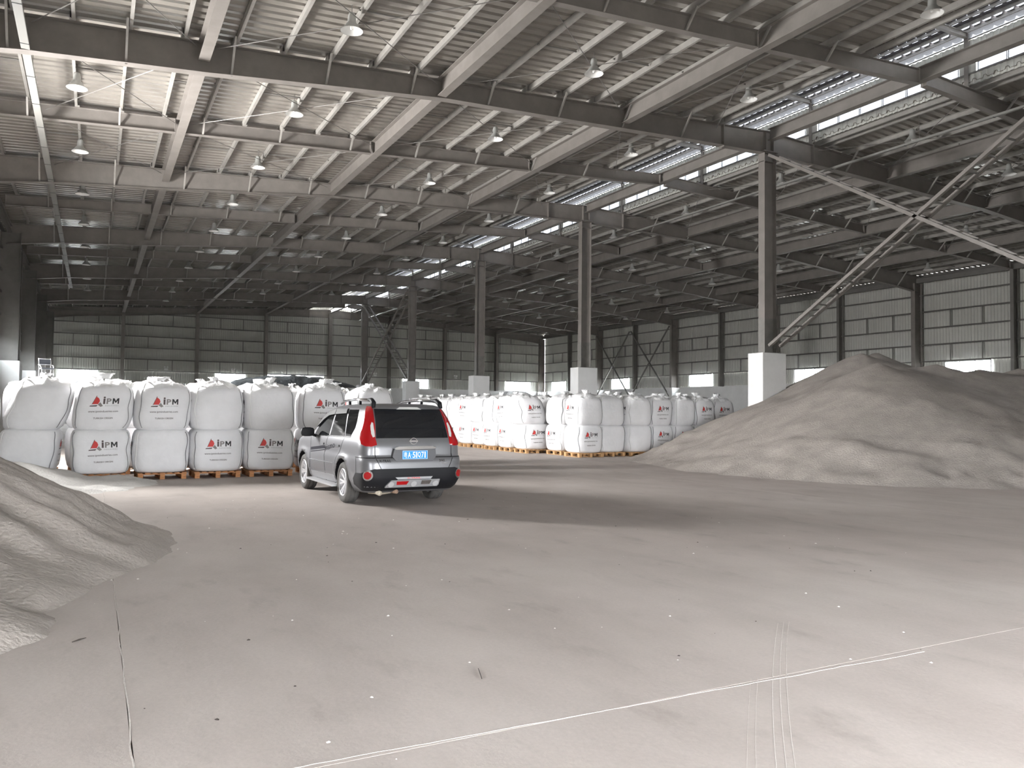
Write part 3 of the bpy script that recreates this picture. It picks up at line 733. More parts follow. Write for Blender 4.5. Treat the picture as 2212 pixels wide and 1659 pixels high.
for i, (x, y, rl, ru, nm) in enumerate(FR):
    s_ = 'printed' if rl % 2 == 0 else 'blank-fronted'; s2 = 'printed' if ru % 2 == 0 else 'blank-fronted'
    stack(x, y, LOWV[i % 4], UPV[(i*2+1) % 5], rl, ru, '%s white bulk bag, lower of the %s in the right block front' % (s_, nm), '%s white bulk bag, upper of the %s in the right block front' % (s2, nm), GR, GR, GPR, 'pale wooden pallet of the %s in the right block front' % nm, 1, 300+i, sc=.94 if i < 3 else .89)
stack(15.35, 25.15, LOWV[2], UPV[0], 1, 0, 'lower white bulk bag behind the corner stack, before the tilted bag', 'upper white bulk bag behind the corner stack, before the tilted bag', GR, GR, GPR, 'pale wooden pallet between the corner stack and the leaning bag stack', 1, 330)
for i in range(10):
    y = 26.55+1.28*i; x = 14.78+random.uniform(-.06, .06)-(.05 if i else 0)
    up = LEANR if i == 0 else UPV[(i+2) % 5]
    nm = 'of the stack with the tilted top bag' if i == 0 else '%s back from the tilted bag along the bright left flank' % ORD[i-1]
    ru = 0 if i in (0, 2, 3, 5, 6, 8) else 1
    stack(x, y, LOWV[i % 4], up, 0 if i == 0 else 1, ru, 'white bulk bag, lower, %s' % nm, ('printed white bulk bag tilted to the left on the right block' if i == 0 else 'white bulk bag, upper, %s' % nm), GR, GR, GPR, 'pale wooden pallet %s' % nm, 1, 340+i, dxu=-.14 if i == 0 else random.uniform(-.1, .04), lite=i > 7)
for i in range(7):
    for j in range(2 if i < 5 else 1):
        x = 16.55+1.12*i-.3*j; y = 25.3+1.3*j+(.5 if i > 4 else 0)
        stack(x, y, LOWV[(i+j) % 4], UPV[(i+j*2) % 5], i % 4, (i+j+1) % 4, 'lower white bulk bag hidden inside the right block', 'white bulk bag top showing behind the right block front', 'hidden lower bags inside the right block', 'bag tops inside the right block', 'hidden pallets inside the right block', 'pallet hidden inside the right block of bags', 1, 400+i*3+j, lite=True, sc=.9)
for j in range(6):
    y = 27.9+1.3*j
    stack(15.98, y, LOWV[j % 4], UPV[(j+1) % 5], j % 4, (j+1) % 4, 'lower white bulk bag hidden inside the right block', 'white bulk bag top showing behind the right block front', 'hidden lower bags inside the right block', 'bag tops inside the right block', 'hidden pallets inside the right block', 'pallet hidden inside the right block of bags', 1, 450+j, lite=True, sc=.93)
# ------------------------------------------------------------------ sand
def heap(name, x0, x1, y0, y1, step, hf, m, label, cat='sand', smooth=True):
    nx = int((x1-x0)/step); ny = int((y1-y0)/step); H = {}
    for j in range(ny+1):
        for i in range(nx+1):
            x = x0+i*step; y = y0+j*step; H[i, j] = (x, y, hf(x, y))
    idx = {}; vs = []; fs = []
    def g(k):
        if k not in idx:
            idx[k] = len(vs); x, y, z = H[k]; vs.append((x, y, max(z, -.05)))
        return idx[k]
    for j in range(ny):
        for i in range(nx):
            q = [(i, j), (i+1, j), (i+1, j+1), (i, j+1)]
            if max(H[k][2] for k in q) > -.02: fs.append(tuple(g(k) for k in q))
    b = MB(); b.add(vs, fs, m); o = b.obj(name, None, smooth); tag(o, label, cat); return o
def nz(x, y, f, s=0): return noise.noise((x*f+s, y*f, s*1.3))
def coneh(x, y, cx, cy, H, R): return H*(1-math.hypot(x-cx, y-cy)/R)
def hr(x, y):
    # ridge of dumped cones, toe apron towards the aisle
    C = [(21.0, 16.3, 3.35, 6.9), (22.6, 16.7, 3.3, 7.1), (24.2, 16.6, 3.3, 7.2), (26.2, 16.4, 3.4, 7.5), (28.4, 16.4, 3.5, 7.8), (25.3, 19.7, 4.2, 7.9), (23.6, 19.0, 3.9, 7.8), (31.5, 16.4, 3.7, 8.2), (34, 16.2, 3.8, 8.3), (38, 16.5, 3.7, 8), (27.5, 22.0, 3.3, 6.5), (30, 22, 3.6, 7.6), (36, 22, 3.6, 7.6)]
    hs = sorted((coneh(x, y, *c) for c in C), reverse=True); k = 3.2
    m = hs[0]; h = m+math.log(sum(math.exp(k*(v-m)) for v in hs))/k-.22
    h += .16*nz(x, y, .45, 3)+.06*nz(x, y, 1.3, 5)
    if h < .9: h += .13*nz(x, y, 1.1, 9)+.10*max(0, nz(x, y, 2.3, 2))
    if h < .55:
        t = (h+.35)/.9; h = -.1+.65*max(0, t)**1.25 if t > 0 else -.1
        h += .07*nz(x, y, 2.6, 7)
    h += .012*nz(x, y, 9, 1)
    # slumped crater behind the crest
    return h
heap('sand_heap', 13.0, 42.0, 7.6, 29.5, .16, lambda x, y: min(hr(x, y), 9) if not (x < 22.4 and y > 23.0) else -1 if x < 22.0 else hr(x, y)*((x-22.0)/.4), sandm, 'big brown-grey heap of loose sand filling the right side of the hall')
def hl(x, y):
    h = max(coneh(x, y, -2.95, 10.6, 2.15, 3.7), coneh(x, y, -3.3, 8.9, 1.75, 3.3))
    # run-out furrows down the slope
    a = math.atan2(y-10.7, x+2.85); h += .05*math.sin(a*34+2*nz(x, y, .7))*max(0, min(1, h*2.5))+.08*nz(x, y, .9, 4)+.035*nz(x, y, 3, 8)
    if h < .25: h = .25-(.25-h)*.75
    s = coneh(x, y, -.95, 6.75, .34, .75)+.05*nz(x, y, 3, 2); h = max(h, s)
    d = math.hypot((x-.18)/.42, (y-10.0)/.9)      # scooped groove near the toe
    if d < 1.3: h -= .07*max(0, 1-d); h += .03*max(0, 1-abs(d-1)*4)
    return h+.012*nz(x, y, 11, 1)
heap('sand_heap', -4.1, 1.6, 4.6, 15.2, .07, hl, sandm, 'smaller brown-grey sand heap with furrowed slope in the left foreground')
def hs(x, y):
    h = max(coneh(x, y, -1.3, 18.75, .52, 2.0), coneh(x, y, -3.2, 17.6, .6, 2.6), coneh(x, y, .3, 18.6, .26, 1.25), coneh(x, y, -.9, 17.2, .2, 1.9))
    h += .05*nz(x, y, 1.2, 6)+.05*nz(x, y, 3.2, 3)
    return h-.05
heap('sand_spill', -4.1, 2.4, 14.6, 19.35, .07, hs, sandw, 'low pale sand spill at the foot of the left bag row')
# ------------------------------------------------------------------ the car (local: x forward from rear axle, y left, z up)
paint = mat('car_paint_silver', (.215, .215, .225), .32, .5, spec=.6); plast = mat('car_dark_plastic', (.010, .010, .012), .55, spec=.25)
glassd = mat('car_tinted_glass', (.012, .013, .015), .05, spec=.8); chrome = mat('car_chrome', (.85, .85, .86), .12, 1)
redl = mat('car_red_lens', (.36, .008, .010), .12, spec=.8); clearl = mat('car_clear_lens', (.62, .62, .60), .1, spec=.8)
rubber = mat('tyre_rubber', (.085, .08, .075), .85, 0, 8, .3); alloy = mat('alloy_rim', (.78, .78, .80), .25, .6)
silverp = mat('silver_plastic', (.42, .42, .43), .4, .4); decalm = mat('side_decal_grey', (.02, .019, .027), .8, spec=.1); platem = mat('plate_blue', (.0, .27, .78), .35)
whitep = mat('plate_white', (.9, .93, .96), .4); gapm = mat('panel_gap', (.015, .015, .016), .8); exm = mat('exhaust_beige', (.50, .44, .35), .6, 0, 6, .25)
rustm = mat('rusty_pipe', (.30, .20, .14), .8, 0, 8, .3); redtx = mat('red_lettering', (.75, .05, .04), .5); steelw = mat('car_underside', (.03, .03, .03), .8)
CZ = [  # z, x rear, x front, half width, rear corner radius x, y
 (.24, -.90, 3.30, .78, .22, .30), (.34, -1.04, 3.44, .845, .24, .30), (.45, -1.11, 3.52, .88, .26, .30), (.60, -1.13, 3.55, .893, .27, .30), (.74, -1.125, 3.55, .895, .27, .30),
 (.80, -1.10, 3.54, .893, .26, .30), (.825, -1.05, 3.53, .888, .25, .28), (.90, -1.045, 3.50, .887, .25, .28), (.98, -1.04, 3.42, .885, .25, .28), (1.04, -1.025, 3.20, .88, .25, .28),
 (1.08, -1.005, 2.75, .872, .25, .28), (1.12, -.985, 2.36, .858, .25, .28), (1.20, -.955, 2.22, .835, .26, .28), (1.30, -.915, 2.08, .802, .26, .27), (1.42, -.855, 1.89, .762, .26, .25),
 (1.52, -.79, 1.70, .722, .26, .22), (1.58, -.745, 1.55, .695, .26, .20), (1.63, -.715, 1.36, .655, .26, .20), (1.665, -.66, 1.10, .585, .26, .2), (1.685, -.50, .85, .44, .2, .18), (1.692, -.20, .55, .15, .1, .08)]
def cz(z):
    z = max(CZ[0][0], min(CZ[-1][0], z))
    for a, b in zip(CZ[:-1], CZ[1:]):
        if z <= b[0]:
            t = (z-a[0])/(b[0]-a[0]); return [p+(q-p)*t for p, q in zip(a, b)][1:]
def bow(x): return 1-.022*((x-1.2)/2.35)**2
def flare(x, z):
    f = 0
    for wx in (0, 2.63):
        d = math.hypot(x-wx, (z-.345)); f += .022*math.exp(-((d-.43)/.06)**2)
    return f if z < 1.0 else 0
def outline(z, nq=9, ns=34):
    """left half outline from the rear centre to the front centre"""
    xr, xf, hw, rx, ry = cz(z); P = [(xr, 0.0)]
    e = 2/2.5
    for k in range(1, 5): P.append((xr, (hw-ry)*k/4))
    for k in range(1, nq+1):
        a = pi/2*k/nq; P.append((xr+rx*(1-math.cos(a)**e), hw-ry+ry*math.sin(a)**e))
    fx, fy = .55 if z < 1.1 else .35, min(.5, hw*.6)
    for k in range(1, ns+1): P.append((xr+rx+(xf-fx-xr-rx)*k/ns, hw))
    for k in range(1, nq+1):
        a = pi/2*(1-k/nq); P.append((xf-fx*(1-math.cos(a)**e), hw-fy+fy*math.sin(a)**e))
    for k in range(1, 4): P.append((xf+.02*k/3, (hw-fy)*(1-k/3)))
    return [(x, y*bow(x)+flare(x, z)*(1 if y > hw*.8 else 0)) for x, y in P]
def rearpos(p, z, off=0):
    """surface point at arc length p from the rear centre line (p>0 left), height z"""
    P = outline(z); q = abs(p); L = 0
    for (a, b) in zip(P[:-1], P[1:]):
        l = math.hypot(b[0]-a[0], b[1]-a[1])
        if L+l >= q and l > 1e-9:
            t = (q-L)/l; x = a[0]+(b[0]-a[0])*t; y = a[1]+(b[1]-a[1])*t
            nx, ny = -(b[1]-a[1])/l, (b[0]-a[0])/l
            return Vector((x+nx*off, (y+ny*off)*(1 if p >= 0 else -1), z))
        L += l
    return Vector((P[-1][0], 0, z))
def sidepos(x, z, sg=1, off=0):
    P = outline(z)
    for a, b in zip(P[:-1], P[1:]):
        if a[0] <= x <= b[0] and b[0] > a[0] and b[1] > .3:
            t = (x-a[0])/(b[0]-a[0]); return Vector((x, sg*(a[1]+(b[1]-a[1])*t+off), z))
    return Vector((x, sg*(cz(z)[2]+off), z))
def patch(name, poly, fn, m, off=.004, step=.05, par=None, smooth=True, depth=.012):
    pts = []; n = len(poly)
    for i in range(n):
        a, b = poly[i], poly[(i+1) % n]; k = max(1, int(math.hypot(b[0]-a[0], b[1]-a[1])/step))
        pts += [(a[0]+(b[0]-a[0])*j/k, a[1]+(b[1]-a[1])*j/k) for j in range(k)]
    nb = len(pts)
    def inside(x, y):
        c = False
        for i in range(n):
            (x0, y0), (x1, y1) = poly[i], poly[(i+1) % n]
            if (y0 > y) != (y1 > y) and x < (x1-x0)*(y-y0)/(y1-y0)+x0: c = not c
        return c
    x0, x1 = min(p[0] for p in poly), max(p[0] for p in poly); y0, y1 = min(p[1] for p in poly), max(p[1] for p in poly)
    g = []
    for i in range(1, int((x1-x0)/step)+1):
        for j in range(1, int((y1-y0)/step)+1):
            q = (x0+i*step, y0+j*step)
            if inside(*q) and min(math.hypot(q[0]-p[0], q[1]-p[1]) for p in pts[:nb]) > step*.5: g.append(q)
    allp = [Vector(p) for p in pts+g]
    r = delaunay_2d_cdt(allp, [], [list(range(nb))], 1, 1e-5)
    V = [fn(v.x, v.y, off) for v in r[0]]; T = [tuple(f) for f in r[2]]
    b = MB(); b.add(V, T, m)
    W_ = [fn(p[0], p[1], off-depth) for p in pts[:nb]]; o = [fn(p[0], p[1], off) for p in pts[:nb]]
    b.add(o+W_, [(i, (i+1) % nb, (i+1) % nb+nb, i+nb) for i in range(nb)], m)
    return b.obj(name, par, smooth)
def build_car():
    t = empty('car', (4.66, 13.45, 0), pi/2+math.radians(1.0)); tag(t, 'silver-grey SUV with dark rear glass and red tail lamps parked mid hall', 'car')
    zs = []
    for a, b in zip(CZ[:-1], CZ[1:]):
        k = max(1, round((b[0]-a[0])/.045)); zs += [a[0]+(b[0]-a[0])*i/k for i in range(k)]
    zs.append(CZ[-1][0])
    rings = []
    for z in zs:
        h = outline(z); full = h+[(x, -y) for x, y in h[1:-1][::-1]]; rings.append([(x, y, z) for x, y in full])
    n = len(rings[0]); b = MB()
    b.add([v for r in rings for v in r], [(i*n+k, i*n+(k+1) % n, (i+1)*n+(k+1) % n, (i+1)*n+k) for i in range(len(rings)-1) for k in range(n)]+[tuple(range(n))[::-1], tuple((len(rings)-1)*n+k for k in range(n))], paint)
    body = b.obj('body', t, True, recalc=True)
    body.data.materials.append(plast)
    cut = MB()
    for wx in (0, 2.63):
        for sg in (-1, 1):
            prof = [(.001, 0), (.395, 0), (.395, .42), (.001, .42)]; N = 40; vs = []
            for r, y in ((.395, .52), (.395, 1.2)):
                vs += [(wx+r*math.cos(2*pi*k/N), sg*y, .36+r*math.sin(2*pi*k/N)) for k in range(N)]
            f = [(k, (k+1) % N, (k+1) % N+N, k+N) for k in range(N)]+[tuple(range(N))[::-1], tuple(range(N, 2*N))]
            cut.add(vs, f, plast)
    co = cut.obj('cutter', t, recalc=True); bpy.context.view_layer.update()
    md = body.modifiers.new('w', 'BOOLEAN'); md.operation = 'DIFFERENCE'; md.object = co; md.solver = 'EXACT'
    dg = bpy.context.evaluated_depsgraph_get(); me = bpy.data.meshes.new_from_object(body.evaluated_get(dg)); body.modifiers.clear(); body.data = me; bpy.data.objects.remove(co)
    if len(me.materials) < 2: me.materials.append(plast)
    for p in me.polygons:
        c = p.center
        for wx in (0, 2.63):
            d = math.hypot(c.x-wx, c.z-.36)
            if d < .40 and abs(c.y) < .97 and (abs(c.y) < .75 or d > .38): p.material_index = len(me.materials)-1
        if c.z < .26: p.material_index = len(me.materials)-1
        p.use_smooth = p.material_index == 0
    rp, S = rearpos, (lambda sg: (lambda x, z, o: sidepos(x, z, sg, o)))
    P = lambda name, poly, m, off=.004, step=.05, depth=.012, fn=rp: patch(name, poly, fn, m, off, step, t, True, depth)
    # rear glass, lamps, tailgate
    P('rear_window', [(-.63, 1.125), (.63, 1.125), (.585, 1.60), (-.585, 1.60)], glassd, .006)
    P('spoiler', [(-.60, 1.60), (.60, 1.60), (.50, 1.672), (-.50, 1.672)], paint, .05, .04, .07)
    P('high_brake_light', [(-.22, 1.595), (.22, 1.595), (.16, 1.635), (-.16, 1.635)], clearl, .056, .03)
    for sg in (1, -1):
        mir = lambda pl: [(sg*p, z) for p, z in pl]
        lamp = P('tail_lamp', mir([(.635, 1.02), (.645, 1.12), (.625, 1.30), (.60, 1.64), (.73, 1.645), (.765, 1.50), (.80, 1.38), (.85, 1.27), (.905, 1.19), (.92, 1.12), (.88, 1.03), (.81, 1.0), (.72, .995)]), redl, .022, .04, .04)
        l2 = P('reversing_lens', mir([(.648, 1.15), (.643, 1.37), (.66, 1.385), (.69, 1.33), (.70, 1.20), (.68, 1.14)]), clearl, .028, .03); l2.parent = lamp
        P('bumper_light_bezel', [(sg*.80+.085*math.cos(2*pi*k/20), .535+.085*math.sin(2*pi*k/20)) for k in range(20)], chrome, .012, .03)
        P('fog_light', [(sg*.80+.060*math.cos(2*pi*k/20), .535+.060*math.sin(2*pi*k/20)) for k in range(20)], redl, .022, .03)
        P('panel_gap', mir([(.66, .81), (.672, .81), (.672, 1.0), (.66, 1.0)]), gapm, .003, .05)
        P('bumper_seam', mir([(.66, .80), (.672, .80), (.575, .60), (.54, .44), (.528, .44), (.562, .60)]), gapm, .003, .05)
        P('bumper_side_gap', mir([(1.16, .50), (1.172, .50), (1.172, .80), (1.16, .80)]), gapm, .003, .05)
    P('bumper_top_gap', [(-1.16, .806), (1.16, .806), (1.16, .82), (-1.16, .82)], gapm, .004, .05)
    P('bumper_lower', [(-1.22, .50), (-1.18, .56), (-.93, .57), (-.70, .64), (.70, .64), (.93, .57), (1.18, .56), (1.30, .46), (1.24, .36), (.85, .27), (-.85, .27), (-1.24, .36)], plast, .008, .06)
    fp = lambda p, z, o: Vector((-1.10-o, p, z))
    P('plate_recess', [(-.36, .83), (-.30, .745), (.32, .745), (.40, .83), (.36, .98), (-.34, .99)], mat('car_paint_recess', (.085, .085, .09), .45, .3), .028, .06, .1, fp)
    P('garnish', [(-.33, .955), (.36, .945), (.37, .975), (.30, .995), (-.28, 1.00), (-.35, .975)], chrome, .05, .04, .1, fp)
    pl = P('number_plate', [(-.205, .787), (.235, .787), (.235, .927), (-.205, .927)], platem, .04, .08, .02, fp)
    pf = MB()
    for x0, x1, z0, z1 in ((-.20, .23, .790, .794), (-.20, .23, .920, .924), (-.20, -.196, .79, .924), (.226, .23, .79, .924)):
        vs = [fp(p, z, .0425) for p, z in ((x0, z0), (x1, z0), (x1, z1), (x0, z1))]; pf.add(vs, [(0, 1, 2, 3)], whitep)
    pf.obj('plate_border', pl)
    def retext(name, txt, x0, x1, z0, z1, m, off, par, fn=None, bold=.02, flip=-1):
        vs, fs = fit(text_geo(txt, 1, bold), 0, 1, 0, 1); fn = fn or (lambda u, z: rp(u, z, off))
        b = MB(); b.add([fn(x0+(x1-x0)*u, z0+(z1-z0)*v) for u, v in vs], fs, m); return b.obj(name, par)
    # seen from behind, +y (left) is on the left: letters run from +p to -p
    x = .215
    for ch, w in (('\u7ca4', .058), ('A', .052), ('\u00b7', .012), ('5', .048), ('1', .022), ('Q', .052), ('7', .046), ('1', .022)):
        if ch == '\u00b7': retext('plate_character', ch, x-.004, x-.014, .85, .862, whitep, .034, pl, lambda u, z: fp(u, z, .043))
        else: retext('plate_character', ch, x-.004, x-.004-w, .808, .906, whitep, .034, pl, lambda u, z: fp(u, z, .043), .0 if ord(ch) > 999 else .015)
        x -= w+.0095
    retext('bumper_lettering', 'X-TRAIL', .62, .42, .745, .785, gapm, .004, t)
    retext('chrome_badge', '2.5X', -.42, -.52, .735, .775, chrome, .006, t); P('chrome_badge', [(-.46, .705), (-.57, .705), (-.57, .718), (-.46, .718)], chrome, .006)
    em = MB(); c = rp(0, 1.075, 0); 
    pts = [Vector((c.x-.015, .058*math.cos(a), c.z+.05*math.sin(a))) for a in [2*pi*k/20 for k in range(21)]]; em.tube(pts, .009, chrome, 6, False)
    em.bx((c.x-.02, -.075, c.z-.012), (c.x-.008, .075, c.z+.012), chrome); em.obj('badge', t)
    P('bumper_strip', [(-.30, .50), (.35, .50), (.30, .462), (-.27, .462)], silverp, .02); retext('red_lettering', 'X-TRAIL', .15, -.09, .472, .494, redtx, .023, t)
    sk = P('skid_plate', [(-.42, .455), (.42, .455), (.50, .36), (.50, .33), (-.40, .33), (-.42, .36)], silverp, .05, .05, .06)
    o = P('skid_reflector', [(.33, .435), (.12, .435), (.15, .375), (.32, .375)], redl, .056, .05); o.parent = sk
    o = P('skid_badge', [(-.10, .44), (-.27, .44), (-.25, .375), (-.10, .375)], chrome, .056, .05); o.parent = sk
    for p_ in (.42, .03, -.35):
        o = P('skid_boss', [(p_+.05*math.cos(2*pi*k/14), .385+.045*math.sin(2*pi*k/14)) for k in range(14)], mat('silver_plastic_light', (.6, .6, .6), .35, .3), .066, .03); o.parent = sk
    # sides
    for sg in (1, -1):
        f = S(sg)
        Q = lambda name, poly, m, off=.004, step=.06, depth=.012: patch(name, poly, f, m, off, step, t, True, depth)
        Q('front_side_window', [(1.88, 1.10), (1.84, 1.16), (1.70, 1.32), (1.50, 1.47), (1.32, 1.535), (1.02, 1.565), (.93, 1.10)], glassd, .006)
        Q('rear_side_window', [(.84, 1.10), (.93, 1.568), (.33, 1.585), (-.01, 1.115)], glassd, .006)
        Q('quarter_window', [(-.05, 1.12), (.24, 1.585), (-.27, 1.585), (-.40, 1.40), (-.42, 1.28), (-.32, 1.14)], glassd, .006)
        Q('wind_deflector', [(1.80, 1.25), (1.62, 1.42), (1.45, 1.51), (1.28, 1.56), (.95, 1.585), (.92, 1.50), (1.25, 1.475), (1.48, 1.40)], plast, .035, .05, .03)
        Q('wind_deflector', [(.93, 1.588), (.30, 1.60), (.24, 1.52), (.90, 1.50)], plast, .035, .05, .03)
        Q('window_trim', [(1.92, 1.085), (1.92, 1.10), (-.32, 1.14), (-.34, 1.12)], chrome, .008, .08)
        Q('door_gap', [(1.075, .36), (1.087, .36), (1.12, .75), (.96, 1.09), (.948, 1.09), (1.105, .75)], gapm, .003)
        Q('door_gap', [(.44, .50), (.452, .50), (.40, .72), (.18, .86), (-.02, 1.1), (-.032, 1.1), (.17, .855), (.39, .715)], gapm, .003)
        Q('door_gap', [(2.13, .36), (2.142, .36), (2.10, 1.08), (2.088, 1.08)], gapm, .003)
        Q('side_moulding', [(.52, .635), (2.12, .615), (2.12, .635), (.55, .655)], chrome, .006)
        Q('sill_cladding', [(.48, .30), (.46, .40), (.60, .43), (2.08, .41), (2.12, .29)], mat('silver_cladding', (.30, .30, .31), .4, .4), .012)
        for hx in (1.22, .28): Q('door_handle', [(hx-.09, .945), (hx+.09, .935), (hx+.09, .965), (hx-.09, .975)], paint, .022, .04, .03)
        Q('decal_stripe', [(2.06, .80), (2.06, .855), (1.10, .93), (1.10, .875)], decalm, .004, .1)
        Q('decal_stripe', [(2.06, .765), (2.06, .78), (1.10, .855), (1.10, .84)], decalm, .004, .1)
        o = retext('side_lettering', 'nismo', 1.06, .46, 0, 1, decalm, .004, t, (lambda u, v, sg=sg: sidepos(u if sg > 0 else 1.52-u, .835+.085*(1.07-u)/.62+.10*v, sg, .007)), .0)
        # mirror
        m = MB(); prof = [(.62, -.9), (1, -.7), (1, .7), (.75, 1)]
        vs = []
        for x_, s_ in ((-.055, .82), (-.05, .95), (0, 1), (.05, .9), (.08, .6)):
            for k in range(16):
                a = 2*pi*k/16; c_, d_ = math.cos(a), math.sin(a); r_ = (abs(c_)**4+abs(d_)**4)**-.25
                vs.append((1.78+x_, sg*(1.035+.125*s_*r_*c_), 1.155+.085*s_*r_*d_))
        m.add(vs, [(i*16+k, i*16+(k+1) % 16, (i+1)*16+(k+1) % 16, (i+1)*16+k) for i in range(4) for k in range(16)]+[tuple(range(16))[::-1], tuple(range(64, 80))], plast)
        m.bar((1.80, sg*.84, 1.07), (1.79, sg*.95, 1.11), .05, .05, plast); m.obj('wing_mirror', t, True, recalc=True)
        # roof rail with dark ends
        rl = MB(); pts = [(-.42, sg*.565, 1.745), (.3, sg*.575, 1.76), (.95, sg*.56, 1.735), (1.22, sg*.545, 1.69)]; rl.tube(pts, .024, chrome, 8)
        for x_ in (.05, .65): rl.bar((x_, sg*.565, 1.67), (x_, sg*.57, 1.75), .04, .03, plast)
        ro = rl.obj('roof_rail', t, True)
        e_ = MB(); e_.tube([(-.74, sg*.60, 1.62), (-.70, sg*.59, 1.70), (-.58, sg*.58, 1.745), (-.40, sg*.567, 1.75)], [.03, .045, .04, .028], plast, 8); o = e_.obj('rail_end', ro, True)
        sb = MB(); sb.bx((.32, sg*.80, .25), (2.08, sg*.97, .285), silverp)
        for x_ in (.6, 1.2, 1.8): sb.bx((x_, sg*.6, .27), (x_+.04, sg*.82, .3), plast)
        sb.obj('running_board', t)
    wsf = lambda p, z, o: Vector((cz(z)[1]+.02+o-.10*(abs(p)/.7)**2, p, z))
    patch('windscreen', [(-.70, 1.13), (.70, 1.13), (.56, 1.57), (-.56, 1.57)], wsf, glassd, .012, .08, t)
    u = MB(); u.bx((-.75, -.55, .22), (3.0, .55, .30), steelw); u.tube([(0, -.7, .345), (0, .7, .345)], .05, steelw, 8); u.tube([(2.63, -.7, .345), (2.63, .7, .345)], .04, steelw, 8); u.obj('underbody', t)
    u = MB(); u.tube([(-.82, .18, .285), (-.78, .45, .275), (-.70, .66, .27)], [.05, .085, .06], exm, 10); u.obj('silencer', t, True)
    u = MB(); u.tube([(-.78, .30, .25), (-.98, .27, .255)], .035, rustm, 10); u.tube([(-.70, .60, .27), (-.98, .55, .235)], .04, exm, 10); u.obj('tail_pipe', t, True)
    # wheels
    wm = None
    for wx in (0, 2.63):
        for sg in (1, -1):
            w = empty('wheel', (wx, sg*.775, .347), 0 if sg > 0 else pi); w.parent = t
            if wm is None:
                ty = MB(); pr = [(.225, -.085), (.25, -.105), (.30, -.112), (.33, -.10), (.343, -.08), (.347, -.05), (.340, -.045), (.340, -.035), (.347, -.03), (.347, .03), (.340, .035), (.340, .045), (.347, .05), (.343, .08), (.33, .10), (.30, .112), (.25, .105), (.225, .085)]
                ty.lathe(pr, rubber, 36, 'y'); tym = ty.mesh('tyre', True)
                ri = MB(); ri.lathe([(.228, .09), (.235, .10), (.225, .105), (.212, .095), (.20, .04), (.195, -.08), (.225, -.09)], alloy, 32, 'y')
                ri.lathe([(.001, .055), (.05, .06), (.065, .045), (.06, .01), (.001, .0)], alloy, 16, 'y')
                ri.lathe([(.001, -.02), (.19, -.02)], steelw, 20, 'y')
                for k in range(6):
                    for s_ in (-.13, .13):
                        a = 2*pi*k/6; ri.bar((.05*math.cos(a+s_), .045, .05*math.sin(a+s_)), (.212*math.cos(a+s_*1.35), .075, .212*math.sin(a+s_*1.35)), .03, .028, alloy, (0, 1, 0))
                rim = ri.mesh('rim', False); br = MB(); br.lathe([(.001, -.005), (.14, -.005), (.14, .01), (.001, .012)], mat('brake_disc', (.35, .34, .33), .4, .7), 20, 'y'); wm = (tym, rim, br.mesh('brake_disc'))
            for nm, me in zip(('tyre', 'rim', 'brake_disc'), wm): link(nm, me, w)
    return t
build_car()
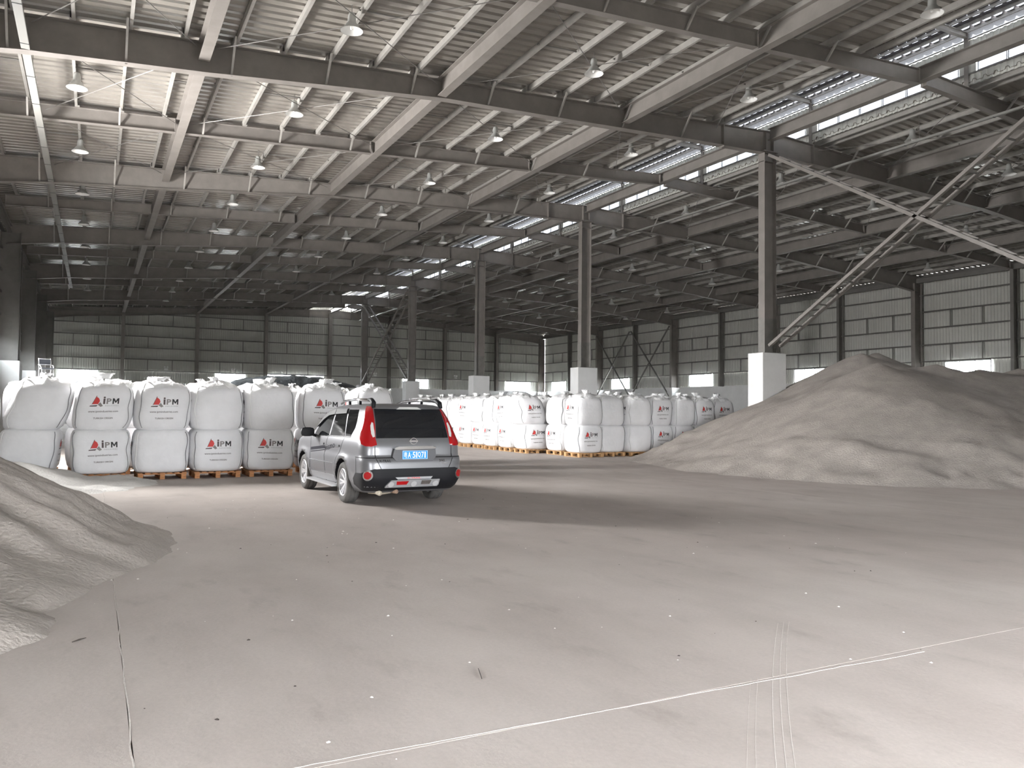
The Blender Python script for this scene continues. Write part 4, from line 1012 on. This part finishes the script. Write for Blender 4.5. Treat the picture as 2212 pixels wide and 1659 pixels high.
# ------------------------------------------------------------------ odds and ends
def chair_on_bags():
    t = empty('tubular_chair', (-1.0, 21.55, 2.27), .3); tag(t, 'grey chair with pale tube frame perched on the left bags', 'chair'); t.scale = (.62, .62, .62)
    pale = mat('pale_tube', (.62, .63, .64), .4, .4); gr = mat('grey_cushion', (.05, .055, .065), .8)
    for s_ in (-.2, .2):
        b = MB(); b.tube([(s_, .2, .02), (s_, .18, .30), (s_, .22, .62), (s_, .26, .70)], .014, pale, 6); b.obj('leg', t, True)
        b = MB(); b.tube([(s_, -.2, .02), (s_, -.18, .30), (s_*1.1, -.05, .42), (s_*1.1, .2, .46)], .014, pale, 6); b.obj('leg', t, True)
    b = MB(); b.box((0, 0, .31), (.40, .40, .05), gr); b.obj('seat', t)
    b = MB(); b.box((0, .23, .56), (.38, .03, .20), gr); b.obj('backrest', t)
    for z in (.47, .68): b = MB(); b.tube([(-.21, .21+(z-.47)*.2, z), (.21, .21+(z-.47)*.2, z)], .013, pale, 6); b.obj('cross_bar', t, True)
chair_on_bags()
def tarp():
    n, m = 34, 14; V = []
    for j in range(m):
        for i in range(n):
            u, v = i/(n-1), j/(m-1); e = math.sin(pi*u)**.5*math.sin(pi*v)**.5
            V.append((3.2+3.5*u, 22.3+1.2*v, 2.20+e*(.30+.10*noise.noise((u*9, v*4, 3))+.05*noise.noise((u*25, v*9, 8)))))
    b = MB(); b.add(V, [(j*n+i, j*n+i+1, (j+1)*n+i+1, (j+1)*n+i) for j in range(m-1) for i in range(n-1)], tarpm)
    tag(b.obj('tarpaulin', None, True), 'dark blue-black tarpaulin crumpled on top of the bags behind the left row', 'tarpaulin')
tarp()
# small litter on the floor
twm = mat('dark_twig', (.05, .04, .035), .9); flm = mat('pale_fleck', (.75, .72, .68), .9)
for (x, y, l, a, lab) in ((-.05, 6.23, .10, .6, 'dark splinter on the floor right of the left sand heap'), (2.11, 4.41, .17, 1.2, 'thin curved dark twig on the floor near the picture centre')):
    b = MB(); b.tube([(x-l/2*math.cos(a), y-l/2*math.sin(a), .006), (x, y+.01, .008), (x+l/2*math.cos(a), y+l/2*math.sin(a)+.02, .006)], [.003, .006 if l < .12 else .003, .002], twm, 5)
    tag(b.obj('twig'), lab, 'twig', 'litter on the floor')
rng = random.Random(3); b = MB()
for k in range(150):
    x = rng.uniform(-.2, 8.5); y = rng.uniform(3.2, 15); r = rng.uniform(.006, .02)
    if y > 11.5 and 3 < x < 6: continue
    q = [rng.uniform(.5, 1) for _ in range(5)]
    ring = [(x+r*q[i]*math.cos(i*1.257), y+r*q[i]*math.sin(i*1.257), .001) for i in range(5)]
    b.add(ring+[(x, y, .001+r*.4)], [(i, (i+1) % 5, 5) for i in range(5)], flm if k % 3 else twm)
tag(b.obj('grit'), 'tiny crumbs of grit scattered over the concrete floor', 'grit', kind='stuff')
